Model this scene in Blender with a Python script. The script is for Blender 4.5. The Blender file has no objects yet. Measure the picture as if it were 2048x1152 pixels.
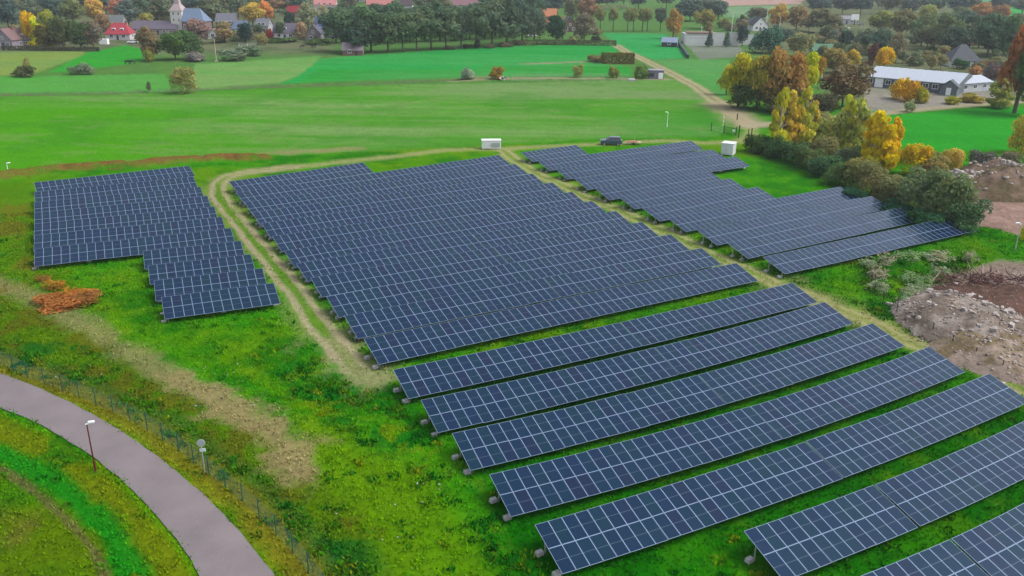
import bpy, math, random
import numpy as np
from mathutils import Matrix, Vector

random.seed(7)
rng = np.random.default_rng(7)
SC = bpy.context.scene
COL = SC.collection

# ------------------------------------------------------------------ camera
F_PX, PITCH, ROLL, CAM_H = 1712.0, math.radians(21.106), math.radians(-0.753), 38.1
cd = bpy.data.cameras.new('camera')
cam = bpy.data.objects.new('camera', cd)
COL.objects.link(cam)
SC.camera = cam
cd.sensor_width = 36.0
cd.lens = F_PX / 2048.0 * 36.0
cd.clip_start = 0.5
cd.clip_end = 20000.0
_r = np.array([1, 0, 0.0])
_dn = np.array([0, -math.sin(PITCH), -math.cos(PITCH)])
_fw = np.array([0, math.cos(PITCH), -math.sin(PITCH)])
CX = math.cos(ROLL) * _r + math.sin(ROLL) * _dn          # camera right
CD = -math.sin(ROLL) * _r + math.cos(ROLL) * _dn         # camera down
cam.matrix_world = Matrix(((CX[0], -CD[0], -_fw[0], 0), (CX[1], -CD[1], -_fw[1], 0),
                           (CX[2], -CD[2], -_fw[2], CAM_H), (0, 0, 0, 1)))

# ------------------------------------------------------------------ sky, sun, exposure
SUN_EL, SUN_AZ = math.radians(52), math.radians(95)      # azimuth clockwise from +Y: to the right of the array
world = bpy.data.worlds.new('World')
SC.world = world
world.use_nodes = True
nt = world.node_tree
bg = nt.nodes['Background']
sky = nt.nodes.new('ShaderNodeTexSky')
sky.sky_type = 'NISHITA'
sky.sun_disc = False
sky.sun_elevation = SUN_EL
sky.sun_rotation = SUN_AZ
sky.air_density = 1.0
sky.dust_density = 3.0
hs = nt.nodes.new('ShaderNodeHueSaturation')
hs.inputs['Saturation'].default_value = 0.42
nt.links.new(sky.outputs[0], hs.inputs['Color'])
nt.links.new(hs.outputs[0], bg.inputs['Color'])
bg.inputs['Strength'].default_value = 0.135
sd = bpy.data.lights.new('sun', 'SUN')
sd.energy = 1.2
sd.angle = math.radians(28)
sd.color = (1.0, 0.96, 0.9)
sun = bpy.data.objects.new('sun', sd)
COL.objects.link(sun)
_sv = Vector((math.sin(SUN_AZ) * math.cos(SUN_EL), math.cos(SUN_AZ) * math.cos(SUN_EL), math.sin(SUN_EL)))
sun.rotation_euler = _sv.to_track_quat('Z', 'Y').to_euler()
sun.location = (0, -40, 120)
SC.view_settings.view_transform = 'Standard'
SC.view_settings.look = 'None'
SC.view_settings.gamma = 1.0
SC.view_settings.use_curve_mapping = False
SC.view_settings.exposure = 1.1
KEXP = 2.1          # picture value over albedo that this light gives on level ground


# ------------------------------------------------------------------ helpers
def lin(v):
    v = np.asarray(v, float) / 255.0
    return np.where(v <= 0.04045, v / 12.92, ((v + 0.055) / 1.055) ** 2.4)


def alb(r, g, b, k=None):
    """albedo of a surface that looks like this sRGB colour on level ground under this light"""
    return lin((r, g, b)) / (k or KEXP)


def unproj(px, py, z=0.0):
    u = np.asarray(px, float) - 1024.0
    v = np.asarray(py, float) - 576.0
    d = u[..., None] * CX + v[..., None] * CD + F_PX * _fw
    t = (z - CAM_H) / d[..., 2]
    return d * t[..., None] + np.array([0, 0, CAM_H])


def G(px, py, z=0.0):
    return unproj(np.array(px, float), np.array(py, float), z)


def proj(x, y, z):
    dx = np.stack([x, y, np.asarray(z) - CAM_H + 0 * x], -1)
    w = np.maximum(dx @ _fw, 1e-3)
    return 1024 + F_PX * (dx @ CX) / w, 576 + F_PX * (dx @ CD) / w, w


def ppm(px, py):
    """pixels per metre (2048 wide picture) for an upright thing standing at that pixel"""
    p = G(px, py)
    return F_PX / float((p - np.array([0, 0, CAM_H])) @ _fw)


def hash2(ix, iy, s):
    h = (ix.astype(np.int64) * 374761393 + iy.astype(np.int64) * 668265263 + s * 974711) & 0x7fffffff
    h = ((h ^ (h >> 13)) * 1274126177) & 0x7fffffff
    h = h ^ (h >> 16)
    return (h & 0xffff) / 65535.0


def vnoise(x, y, s=0):
    ix, iy = np.floor(x), np.floor(y)
    fx, fy = x - ix, y - iy
    fx = fx * fx * (3 - 2 * fx)
    fy = fy * fy * (3 - 2 * fy)
    ix = ix.astype(np.int64)
    iy = iy.astype(np.int64)
    a = hash2(ix, iy, s) * (1 - fx) + hash2(ix + 1, iy, s) * fx
    b = hash2(ix, iy + 1, s) * (1 - fx) + hash2(ix + 1, iy + 1, s) * fx
    return a * (1 - fy) + b * fy


def fbm(x, y, s=0, o=4, gain=0.55):
    t = 0.0
    a, tot = 1.0, 0.0
    for k in range(o):
        t = t + a * vnoise(x * 2 ** k + 17 * k, y * 2 ** k - 9 * k, s + k)
        tot += a
        a *= gain
    return t / tot


def sstep(a, b, x):
    t = np.clip((x - a) / (b - a), 0, 1)
    return t * t * (3 - 2 * t)


def seg_dist(x, y, pts):
    d = np.full(np.shape(x), 1e9)
    for (x0, y0), (x1, y1) in zip(pts[:-1], pts[1:]):
        dx, dy = x1 - x0, y1 - y0
        L = dx * dx + dy * dy + 1e-12
        t = np.clip(((x - x0) * dx + (y - y0) * dy) / L, 0, 1)
        d = np.minimum(d, np.hypot(x - x0 - t * dx, y - y0 - t * dy))
    return d


def poly_sd(x, y, pts):
    """signed distance to a polygon, positive inside"""
    d = seg_dist(x, y, list(pts) + [pts[0]])
    ins = np.zeros(np.shape(x), bool)
    n = len(pts)
    for i in range(n):
        x0, y0 = pts[i]
        x1, y1 = pts[(i + 1) % n]
        if y0 == y1:
            continue
        c = ((y0 > y) != (y1 > y)) & (x < (x1 - x0) * (y - y0) / (y1 - y0) + x0)
        ins ^= c
    return np.where(ins, d, -d)


def link_mesh(name, verts, faces, mats=(), parent=None, midx=None, smooth=False):
    me = bpy.data.meshes.new(name)
    me.from_pydata([tuple(v) for v in verts], [], [tuple(f) for f in faces])
    for m in mats:
        me.materials.append(m)
    if midx is not None:
        me.polygons.foreach_set('material_index', np.asarray(midx, np.int32))
    if smooth:
        me.polygons.foreach_set('use_smooth', np.ones(len(me.polygons), bool))
    me.update()
    o = bpy.data.objects.new(name, me)
    COL.objects.link(o)
    if parent:
        o.parent = parent
    return o


def np_mesh(name, V, Fc, mats=(), colors=None, smooth=False):
    """fast mesh from arrays; Fc is (n,3) or (n,4); colors per vertex"""
    me = bpy.data.meshes.new(name)
    n, k = Fc.shape
    me.vertices.add(len(V))
    me.vertices.foreach_set('co', np.asarray(V, np.float32).ravel())
    me.loops.add(n * k)
    me.loops.foreach_set('vertex_index', np.asarray(Fc, np.int32).ravel())
    me.polygons.add(n)
    me.polygons.foreach_set('loop_start', np.arange(0, n * k, k, dtype=np.int32))
    if smooth:
        me.polygons.foreach_set('use_smooth', np.ones(n, bool))
    if colors is not None:
        at = me.color_attributes.new('tint', 'FLOAT_COLOR', 'POINT')
        c4 = np.ones((len(V), 4), np.float32)
        c4[:, :3] = colors
        at.data.foreach_set('color', c4.ravel())
    for m in mats:
        me.materials.append(m)
    me.update()
    me.validate()
    return me


def obj_of(name, me, parent=None, loc=None, rot=None, scale=None):
    o = bpy.data.objects.new(name, me)
    COL.objects.link(o)
    if parent:
        o.parent = parent
    if loc is not None:
        o.location = loc
    if rot is not None:
        o.rotation_euler = rot
    if scale is not None:
        o.scale = scale
    return o


def tag(o, label=None, cat=None, group=None, kind=None):
    if label:
        o['label'] = label
    if cat:
        o['category'] = cat
    if group:
        o['group'] = group
    if kind:
        o['kind'] = kind
    return o


def thing(name, label, cat, loc=(0, 0, 0), rotz=0.0, group=None):
    o = bpy.data.objects.new(name, None)
    COL.objects.link(o)
    o.empty_display_size = 0.3
    o.location = loc
    o.rotation_euler = (0, 0, rotz)
    return tag(o, label, cat, group)


class MB:
    """collects shapes into one mesh"""

    def __init__(self):
        self.v, self.f, self.m = [], [], []

    def quad(self, pts, m=0):
        b = len(self.v)
        self.v += [tuple(p) for p in pts]
        self.f.append(tuple(range(b, b + len(pts))))
        self.m.append(m)

    def box(self, c, s, m=0, rz=0.0, top=1.0):
        b = len(self.v)
        ca, sa = math.cos(rz), math.sin(rz)
        for dz in (-.5, .5):
            k = top if dz > 0 else 1.0
            for dx, dy in ((-.5, -.5), (.5, -.5), (.5, .5), (-.5, .5)):
                x, y = dx * s[0] * k, dy * s[1] * k
                self.v.append((c[0] + x * ca - y * sa, c[1] + x * sa + y * ca, c[2] + dz * s[2]))
        for q in ((0, 3, 2, 1), (4, 5, 6, 7), (0, 1, 5, 4), (1, 2, 6, 5), (2, 3, 7, 6), (3, 0, 4, 7)):
            self.f.append(tuple(b + i for i in q))
            self.m.append(m)
        return self

    def tube(self, p0, p1, r0, r1, n=8, m=0, caps=True):
        p0, p1 = Vector(p0), Vector(p1)
        d = (p1 - p0).normalized()
        a = d.orthogonal().normalized()
        c = d.cross(a)
        b = len(self.v)
        for p, r in ((p0, r0), (p1, r1)):
            for i in range(n):
                t = 2 * math.pi * i / n
                self.v.append(tuple(p + (a * math.cos(t) + c * math.sin(t)) * r))
        for i in range(n):
            j = (i + 1) % n
            self.f.append((b + i, b + j, b + n + j, b + n + i))
            self.m.append(m)
        if caps:
            self.f.append(tuple(b + n + i for i in range(n)))
            self.m.append(m)
            self.f.append(tuple(b + n - 1 - i for i in range(n)))
            self.m.append(m)
        return self

    def prism(self, prof, y0, y1, m=0):
        """closed (x,z) profile extruded along y"""
        b, n = len(self.v), len(prof)
        for y in (y0, y1):
            for x, z in prof:
                self.v.append((x, y, z))
        for i in range(n):
            j = (i + 1) % n
            self.f.append((b + i, b + j, b + n + j, b + n + i))
            self.m.append(m)
        self.f.append(tuple(b + n - 1 - i for i in range(n)))
        self.m.append(m)
        self.f.append(tuple(b + n + i for i in range(n)))
        self.m.append(m)
        return self

    def mesh(self, name, mats):
        me = bpy.data.meshes.new(name)
        me.from_pydata(self.v, [], self.f)
        for x in mats:
            me.materials.append(x)
        me.polygons.foreach_set('material_index', np.asarray(self.m, np.int32))
        me.update()
        return me

    def build(self, name, mats, parent=None, loc=None, rot=None):
        if not isinstance(mats, (list, tuple)):
            mats = [mats]
        return obj_of(name, self.mesh(name, mats), parent, loc, rot)


# ------------------------------------------------------------------ materials
def new_mat(name):
    m = bpy.data.materials.new(name)
    m.use_nodes = True
    return m, m.node_tree, m.node_tree.nodes['Principled BSDF']


def plain(name, col, rough=0.7, var=0.25, scale=1.5, metal=0.0, spec=0.3, bump=0.0):
    m, t, p = new_mat(name)
    tc = t.nodes.new('ShaderNodeTexCoord')
    no = t.nodes.new('ShaderNodeTexNoise')
    no.inputs['Scale'].default_value = scale
    no.inputs['Detail'].default_value = 5
    t.links.new(tc.outputs['Object'], no.inputs['Vector'])
    mr = t.nodes.new('ShaderNodeMapRange')
    mr.inputs['From Min'].default_value = 0.25
    mr.inputs['From Max'].default_value = 0.75
    mr.inputs['To Min'].default_value = 1 - var
    mr.inputs['To Max'].default_value = 1 + var
    t.links.new(no.outputs['Fac'], mr.inputs['Value'])
    mx = t.nodes.new('ShaderNodeVectorMath')
    mx.operation = 'SCALE'
    mx.inputs[0].default_value = tuple(float(c) for c in col)
    t.links.new(mr.outputs[0], mx.inputs['Scale'])
    t.links.new(mx.outputs[0], p.inputs['Base Color'])
    p.inputs['Roughness'].default_value = rough
    p.inputs['Metallic'].default_value = metal
    p.inputs['Specular IOR Level'].default_value = spec
    if bump:
        bp = t.nodes.new('ShaderNodeBump')
        bp.inputs['Strength'].default_value = bump
        bp.inputs['Distance'].default_value = 0.1
        t.links.new(no.outputs['Fac'], bp.inputs['Height'])
        t.links.new(bp.outputs[0], p.inputs['Normal'])
    return m


def ground_mat(name, scale=2.2, var=0.35, bump=0.6):
    """tint attribute times two sizes of mottling, with fine relief"""
    m, t, p = new_mat(name)
    at = t.nodes.new('ShaderNodeAttribute')
    at.attribute_name = 'tint'
    geo = t.nodes.new('ShaderNodeNewGeometry')
    n1 = t.nodes.new('ShaderNodeTexNoise')
    n1.inputs['Scale'].default_value = scale
    n1.inputs['Detail'].default_value = 6
    n1.inputs['Roughness'].default_value = 0.65
    t.links.new(geo.outputs['Position'], n1.inputs['Vector'])
    mr = t.nodes.new('ShaderNodeMapRange')
    mr.inputs['From Min'].default_value = 0.3
    mr.inputs['From Max'].default_value = 0.7
    mr.inputs['To Min'].default_value = 1 - var
    mr.inputs['To Max'].default_value = 1 + var
    t.links.new(n1.outputs['Fac'], mr.inputs['Value'])
    sc = t.nodes.new('ShaderNodeVectorMath')
    sc.operation = 'SCALE'
    t.links.new(at.outputs['Color'], sc.inputs[0])
    t.links.new(mr.outputs[0], sc.inputs['Scale'])
    t.links.new(sc.outputs[0], p.inputs['Base Color'])
    p.inputs['Roughness'].default_value = 1.0
    p.inputs['Specular IOR Level'].default_value = 0.0
    bp = t.nodes.new('ShaderNodeBump')
    bp.inputs['Strength'].default_value = bump
    bp.inputs['Distance'].default_value = 0.15
    t.links.new(n1.outputs['Fac'], bp.inputs['Height'])
    t.links.new(bp.outputs[0], p.inputs['Normal'])
    return m


def leaf_mat(name, trans=0.42):
    """per-leaf tint times the colour of the plant"""
    m, t, p = new_mat(name)
    at = t.nodes.new('ShaderNodeAttribute')
    at.attribute_name = 'tint'
    oi = t.nodes.new('ShaderNodeObjectInfo')
    mx = t.nodes.new('ShaderNodeVectorMath')
    mx.operation = 'MULTIPLY'
    t.links.new(at.outputs['Color'], mx.inputs[0])
    t.links.new(oi.outputs['Color'], mx.inputs[1])
    t.links.new(mx.outputs[0], p.inputs['Base Color'])
    p.inputs['Roughness'].default_value = 0.9
    p.inputs['Specular IOR Level'].default_value = 0.05
    tr = t.nodes.new('ShaderNodeBsdfTranslucent')
    t.links.new(mx.outputs[0], tr.inputs['Color'])
    ms = t.nodes.new('ShaderNodeMixShader')
    ms.inputs[0].default_value = trans
    t.links.new(p.outputs[0], ms.inputs[1])
    t.links.new(tr.outputs[0], ms.inputs[2])
    t.links.new(ms.outputs[0], t.nodes['Material Output'].inputs['Surface'])
    return m


M_GROUND = ground_mat('grassy_ground', 2.2, .28, .5)
M_SOIL = ground_mat('bare_soil', 1.6, 0.3, 0.9)
M_LEAF = leaf_mat('foliage')
M_BARK = plain('bark', (0.07, 0.055, 0.04), 0.9, 0.4, 6)
M_PALEBARK = plain('pale_bark', (0.28, 0.25, 0.2), 0.9, 0.3, 6)
M_WHITE = plain('white_paint', (0.72, 0.73, 0.74), 0.5, 0.06)
M_GREY = plain('grey_metal', (0.32, 0.33, 0.35), 0.5, 0.12)
M_GALV = plain('galvanised_steel', (0.45, 0.47, 0.5), 0.4, 0.1, metal=0.5)
M_DARK = plain('dark_paint', (0.025, 0.027, 0.03), 0.5, 0.2)
M_CONC = plain('concrete', (0.34, 0.335, 0.33), 0.85, 0.18, 5)
M_WOOD = plain('weathered_wood', (0.16, 0.11, 0.08), 0.85, 0.3, 4)
M_GREENFENCE = plain('green_coated_wire', (0.02, 0.09, 0.07), 0.5, 0.15)
M_REDPOLE = plain('dark_red_paint', (0.09, 0.012, 0.012), 0.45, 0.15)
M_GLASS = plain('window_glass', (0.03, 0.035, 0.045), 0.12, 0.2, spec=0.6)
M_TYRE = plain('tyre_rubber', (0.015, 0.015, 0.016), 0.8, 0.2)


# ------------------------------------------------------------------ ground: one continuous sheet cut into named fields
def I2G(pts):
    return [tuple(G(x, y)[:2]) for x, y in pts]


SOILSTRIP = I2G([(1046, 128), (1100, 126), (1150, 124), (1205, 121)])
PLOT = I2G([(908, 160), (950, 155), (1000, 156)])
TRACK_MID = I2G([(585, 335), (515, 342), (458, 352), (436, 368), (437, 392), (460, 425), (498, 470), (545, 527), (592, 585),
                 (630, 640), (672, 692), (712, 738), (742, 762)])
TRACK_TOP = I2G([(470, 349), (560, 337), (740, 318), (900, 300), (1010, 297), (1100, 292), (1230, 288), (1330, 281), (1410, 286), (1480, 283), (1502, 268), (1500, 248), (1478, 236)])
TRACK_RIGHT = I2G([(1005, 300), (1030, 321), (1078, 351), (1120, 368), (1162, 391), (1203, 408), (1237, 421), (1270, 437), (1317, 458), (1375, 483), (1417, 507), (1460, 527),
                   (1508, 548), (1560, 571), (1611, 592), (1676, 619), (1731, 640), (1786, 669), (1836, 689), (1911, 712), (1973, 739), (2046, 777), (2200, 850)])
TRAIL = I2G([(-60, 560), (20, 575), (80, 606), (150, 642), (220, 682), (290, 720), (360, 765), (430, 800), (500, 838), (560, 880), (600, 925), (600, 950)])
LANE = I2G([(1500, 250), (1478, 234), (1440, 208), (1390, 172), (1335, 143), (1285, 118), (1250, 102), (1232, 90)])
LANE_EAST = I2G([(1498, 252), (1560, 246), (1640, 237), (1720, 232), (1800, 223), (1900, 214), (1985, 207), (2100, 200)])
STRIP = I2G([(905, 162), (1000, 157), (1100, 156), (1262, 157), (1330, 158)])
MOUND = I2G([(-60, 365), (20, 350), (130, 338), (300, 327), (440, 317), (520, 316)])
STREAK = I2G([(520, 308), (620, 302), (720, 297)])
DITCH = I2G([(-80, 190), (200, 186), (340, 180), (520, 173), (700, 168), (880, 160), (915, 158)])
VERGE = I2G([(-40, 716), (60, 748), (140, 780), (230, 822), (300, 860), (360, 902), (420, 950), (480, 1000), (540, 1060), (600, 1130), (660, 1210)])
GREENBAND = I2G([(-40, 890), (60, 930), (120, 970), (180, 1020), (235, 1080), (265, 1150), (280, 1200)])
ROAD_OUT = [(-1500, 480), (-900, 548), (-500, 620), (-300, 664), (-160, 700), (-60, 726), (0, 746), (62, 769), (125, 796), (185, 828), (250, 866), (312, 909), (387, 969), (462, 1039), (512, 1099), (552, 1152), (600, 1225), (650, 1310), (730, 1480), (790, 1660)]
ROAD_IN = [(-1500, 524), (-900, 602), (-500, 690), (-300, 740), (-160, 780), (-60, 799), (0, 815), (25, 820), (75, 846), (110, 864), (175, 906), (225, 941), (270, 984), (312, 1029), (350, 1071), (382, 1114), (402, 1149), (440, 1230), (470, 1310), (520, 1480), (560, 1660)]

FIELDS = [  # name, image polygon, colour, second colour (streaks), feather in px
    ('meadow', [(-200, 187), (200, 190), (360, 184), (700, 172), (910, 168), (1350, 160), (1440, 205), (1470, 240), (1440, 272), (1200, 278), (960, 292), (520, 312), (440, 316), (130, 336), (-200, 362)],
     (86, 158, 42), (122, 164, 88), 3),
    ('field', [(-200, 108), (160, 102), (175, 108), (60, 150), (-200, 156)], (138, 163, 76), (120, 160, 80), 2),
    ('field', [(175, 105), (250, 90), (290, 100), (280, 122), (230, 132), (95, 146)], (52, 165, 50), (60, 170, 45), 2),
    ('field', [(-200, 156), (330, 148), (345, 182), (-200, 188)], (92, 168, 72), (85, 175, 58), 2),
    ('field', [(390, 128), (640, 112), (630, 140), (560, 166), (380, 178)], (126, 168, 92), (105, 170, 80), 3),
    ('field', [(640, 118), (700, 112), (1000, 92), (1225, 88), (1240, 108), (1200, 124), (920, 150), (560, 168), (600, 150)], (42, 166, 72), (66, 168, 80), 2),
    ('field', [(640, 139), (910, 139), (1200, 126), (1262, 134), (1262, 152), (920, 155), (600, 164)], (40, 160, 48), (75, 165, 80), 2),
    ('field', [(1205, 66), (1330, 68), (1360, 92), (1375, 116), (1310, 120), (1262, 104), (1235, 90)], (52, 166, 82), (60, 170, 90), 2),
    ('field', [(1310, 122), (1380, 118), (1460, 120), (1450, 200), (1400, 172)], (86, 162, 76), (95, 160, 85), 3),
    ('gravel_yard', [(1375, 92), (1480, 90), (1490, 112), (1400, 120)], (142, 152, 136), (128, 140, 120), 2),
    ('gravel_yard', [(1730, 172), (1990, 182), (1990, 205), (1800, 222), (1730, 222)], (150, 150, 130), (165, 160, 150), 2),
    ('field', [(1770, 232), (1990, 214), (2400, 220), (2400, 320), (2040, 300), (1780, 304)], (44, 158, 40), (50, 166, 44), 2),
    ('soil_yard', [(1925, 395), (1990, 375), (2300, 390), (2300, 470), (2060, 478), (1985, 450)], (158, 132, 118), (172, 142, 128), 5),
    ('soil_yard', [(1806, 596), (1836, 580), (1900, 560), (1990, 520), (2300, 540), (2300, 840), (2060, 748), (1950, 700), (1870, 656)], (164, 150, 138), (138, 122, 108), 6),
    ('field', [(1180, -30), (1480, -18), (1620, -12), (1600, 8), (1440, 12), (1400, 4)], (198, 164, 150), (190, 160, 145), 1),
    ('field', [(1440, 14), (1600, 10), (1580, 38), (1450, 34)], (118, 160, 112), (130, 165, 118), 1),
    ('field', [(1860, -20), (2400, -20), (2400, 4), (1880, 6)], (62, 176, 118), (90, 170, 120), 1),
    ('field', [(2005, 8), (2400, 10), (2400, 40), (2020, 34)], (60, 176, 80), (70, 176, 90), 1),
]


def ground_colour(X, Y, regions=False):
    """albedo at plan points, and the index of the field each belongs to"""
    px, py, w = proj(X, Y, np.zeros_like(X))
    s = F_PX / w                                   # px per m
    n1 = fbm(X * 0.06, Y * 0.06, 3, 4)
    n2 = fbm(X * 0.35, Y * 0.35, 11, 4)
    n3 = fbm(X * 0.9, Y * 0.9, 23, 3)
    n4 = fbm(X * 0.16, Y * 0.16, 31, 4)
    c = lambda *a: alb(*a)
    col = np.empty(X.shape + (3,))
    reg = np.zeros(X.shape, np.int32)

    def mix(color, a):
        nonlocal col
        a = np.clip(a, 0, 1)[..., None]
        col = col * (1 - a) + np.asarray(color) * a

    # default grass, mottled bright / olive / deep green
    col[...] = c(66, 150, 8)
    mix(c(106, 152, 4), sstep(.45, .68, n1) * .8)
    mix(c(34, 122, 8), sstep(.50, .68, n4) * .8)
    mix(c(26, 120, 8), sstep(.58, .76, n2) * .55)
    mix(c(128, 150, 30), sstep(.62, .78, n3) * .3)
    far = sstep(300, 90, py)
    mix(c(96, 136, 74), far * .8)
    vil = sstep(118, 96, py) * np.maximum(sstep(690, 640, px), sstep(1480, 1540, px))
    vil = np.maximum(vil, sstep(1620, 1680, px) * sstep(215, 190, py))
    mix(c(126, 124, 98), vil * .8)
    mix(c(92, 110, 74), vil * sstep(.46, .6, n4) * .8)

    def band(line, width, color, a=1.0, soft=0.6, rid=0, rough=1.0):
        d = seg_dist(X, Y, line) + (n2 - .5) * rough * width + (n3 - .5) * rough * .6 * width
        m = 1 - sstep(width * .5 * (1 - soft), width * .5 * (1 + soft), d)
        mix(color, m * a)
        if rid:
            reg[m > .5] = rid
        return m

    # fields
    wx = px + (n3 - .5) * 1.2 * s + (n2 - .5) * 1.5 * s
    wy = py + (n3 - .5) * .35 * s
    fy = .55 * fbm(X * .03 + 5, Y * .14, 77, 4) + .45 * fbm(X * .012 + .1 * Y, Y * .55, 79, 3)
    f2 = fbm(X * .012, Y * .05, 5, 3)
    for i, (nm, pol, c1, c2, fe) in enumerate(FIELDS):
        sdv = poly_sd(wx, wy, pol)
        a = sstep(-fe, fe, sdv)
        base = c(*c1) + (c(*c2) - c(*c1)) * sstep(.38, .64, .5 * fy + .5 * f2)[..., None]
        base = base * (0.80 + .40 * (.5 * n4 + .5 * fy))[..., None]
        a3 = a[..., None]
        col = col * (1 - a3) + base * a3
        reg[sdv > 0] = i + 1
    # brighter acid green at the left of the big meadow, straw patches at its right
    inm = reg == 1
    mix(c(80, 164, 4), inm * sstep(700, 160, px + 300 * (fy - .5)) * sstep(185, 230, py) * .95)
    mix(c(126, 160, 96), inm * sstep(700, 1100, px) * sstep(.45, .62, f2) * sstep(262, 215, py) * .8)
    mix(c(66, 152, 44), inm * sstep(1100, 1380, px + 140 * (n4 - .5)) * sstep(205, 250, py) * .7)
    k = len(FIELDS)
    # tramlines left by the mower, and damp patches
    al = X * .17 + Y * .985
    tl = np.abs(((al + 2.0 * fbm(X * .01, Y * .01, 9, 2)) / 11.0) % 1.0 - .5) * 11.0
    mix(c(72, 140, 40), inm * (1 - sstep(.2, .7, tl)) * .35 * sstep(.35, .6, n4))
    mix(c(60, 140, 34), inm * sstep(.56, .7, n1) * .4)
    mix(c(132, 158, 92), inm * sstep(.60, .72, fbm(X * .09, Y * .3, 83, 4)) * .35)
    band0 = seg_dist(X, Y, SOILSTRIP) + (n2 - .5) * 2.5
    mix(c(168, 152, 128), (1 - sstep(1.2, 2.6, band0)) * .85)
    band1 = seg_dist(X, Y, PLOT) + (n2 - .5) * 3
    mix(c(150, 136, 100), (1 - sstep(2.0, 4.0, band1)) * .8)
    # olive bank between the road and the array
    sb = poly_sd(px, py, [(-200, 590), (60, 600), (300, 740), (520, 850), (600, 930), (720, 1010), (800, 1160), (800, 1300), (640, 1300), (540, 1060), (300, 850), (-200, 700)])
    mix(c(86, 118, 10), sstep(-30, 20, sb) * .75)
    mix(c(112, 100, 30), sstep(-20, 20, sb) * sstep(.5, .66, n2) * .55)
    mix(c(14, 104, 26), sstep(-20, 20, sb) * sstep(.52, .66, fbm(X * .25, Y * .25, 91, 3)) * .8)
    # inside of the bend: olive meadow
    si = poly_sd(px, py, [(-300, 850), (0, 905), (120, 985), (200, 1060), (250, 1160), (250, 1400), (-300, 1400)])
    mix(c(100, 126, 8), sstep(-10, 15, si) * .85)
    mix(c(122, 118, 46), sstep(-10, 15, si) * sstep(.54, .7, n4) * .6)
    mix(c(66, 130, 8), sstep(-10, 15, si) * sstep(.55, .7, n1) * .8)
    so = poly_sd(px, py, [(-300, 790), (0, 822), (110, 872), (225, 950), (350, 1080), (440, 1240), (280, 1240), (235, 1080), (120, 970), (0, 900), (-300, 850)])
    mix(c(118, 128, 12), sstep(-8, 20, so) * .8)
    mix(c(20, 128, 10), sstep(-8, 20, so) * sstep(.56, .68, n4) * .8)
    # lush deep green between the near rows, gap shade painted into the colour
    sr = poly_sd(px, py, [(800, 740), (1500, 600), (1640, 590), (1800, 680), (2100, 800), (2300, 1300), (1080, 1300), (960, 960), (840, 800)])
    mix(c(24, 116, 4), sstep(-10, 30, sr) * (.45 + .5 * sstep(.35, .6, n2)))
    # yellow-green tongue and weedy patch left of the near rows
    sy = poly_sd(px, py, [(600, 860), (720, 880), (900, 1000), (1000, 1160), (1000, 1300), (820, 1300), (720, 1020), (640, 960)])
    mix(c(104, 148, 6), sstep(-40, 40, sy) * .7)
    sw = poly_sd(px, py, [(560, 720), (700, 740), (800, 800), (880, 900), (950, 980), (900, 940), (760, 900), (640, 850), (580, 790)])
    mix(c(20, 122, 20), sstep(-30, 25, sw) * sstep(.38, .55, n2) * .85)
    mix(c(140, 156, 14), .6 * sstep(-20, 25, sw) * sstep(.62, .72, fbm(X * .6, Y * .6, 55, 3)) * .8)
    # left of the left block: autumn ground
    sl = poly_sd(px, py, [(-200, 375), (60, 360), (64, 520), (150, 560), (220, 620), (0, 600), (-200, 560)])
    mix(c(88, 132, 8), sstep(-15, 15, sl) * .7)
    mix(c(124, 112, 34), sstep(-15, 15, sl) * sstep(.48, .64, n4) * .7)
    # bands
    band(MOUND, 5.0, c(128, 112, 52), .85, .5, k + 1)
    band(MOUND[2:], 2.2, c(134, 92, 56), .7, .6)
    band(STREAK, 3.0, c(166, 150, 110), .6, .8)
    band(DITCH, 5.0, c(104, 120, 84), .8, .6, k + 2)
    band(STRIP, 5.5, c(166, 160, 128), .85, .4, k + 3)
    band([(x, y + 3) for x, y in STRIP], 2.2, c(92, 150, 80), .7, .4)
    m = band(TRACK_TOP, 3.4, c(164, 170, 108), .85, .7, k + 4, .5)
    def ruts(line, half, width, color, a):
        d = np.abs(seg_dist(X, Y, line) + (n2 - .5) * .5 - half) + (n3 - .5) * .5
        mix(color, (1 - sstep(width * .25, width * .9, d)) * a * sstep(.2, .5, n4 + .12) * sstep(1.5, 7, np.hypot(X - line[-1][0], Y - line[-1][1])))

    m = band(TRACK_MID, 4.2, c(158, 158, 106), .55, .7, k + 5, .7)
    band(TRACK_MID[3:12], 1.2, c(96, 146, 24), .8, .9)
    band(TRACK_MID[10:], 4.2, c(170, 162, 120), .6, .9, 0, 1.6)
    ruts(TRACK_MID, 1.0, .75, c(182, 172, 136), .85)
    band(TRACK_RIGHT, 3.3, c(168, 172, 106), .9, .8, k + 6, .6)
    band(TRACK_RIGHT, .9, c(110, 150, 46), .7, .9)
    ruts(TRACK_RIGHT, .95, .6, c(184, 180, 132), .7)
    band(TRACK_RIGHT[13:18], 6.0, c(166, 160, 108), .5, .9, 0, .9)
    band(TRAIL, 3.0, c(156, 146, 100), .68, .8, k + 7, 1.0)
    band(TRAIL[6:], 2.8, c(170, 146, 106), .5, .95, 0, 2.2)
    band(LANE, 4.6, c(188, 176, 140), .95, .4, k + 8, .3)
    band(LANE, 1.1, c(124, 146, 84), .7, .6, 0, .3)
    band(LANE[:3], 9.0, c(186, 172, 140), .8, .6, 0, .5)
    band(LANE_EAST, 4.2, c(186, 176, 146), .95, .4, k + 9, .3)
    band(VERGE, 3.0, c(146, 138, 34), .8, .7, k + 10, .6)
    band([(x + 1.2, y + 1.6) for x, y in VERGE], 1.6, c(18, 100, 40), .45, .8, 0, .5)
    band(GREENBAND, 2.0, c(20, 140, 22), .9, .6, k + 11, .5)
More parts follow.
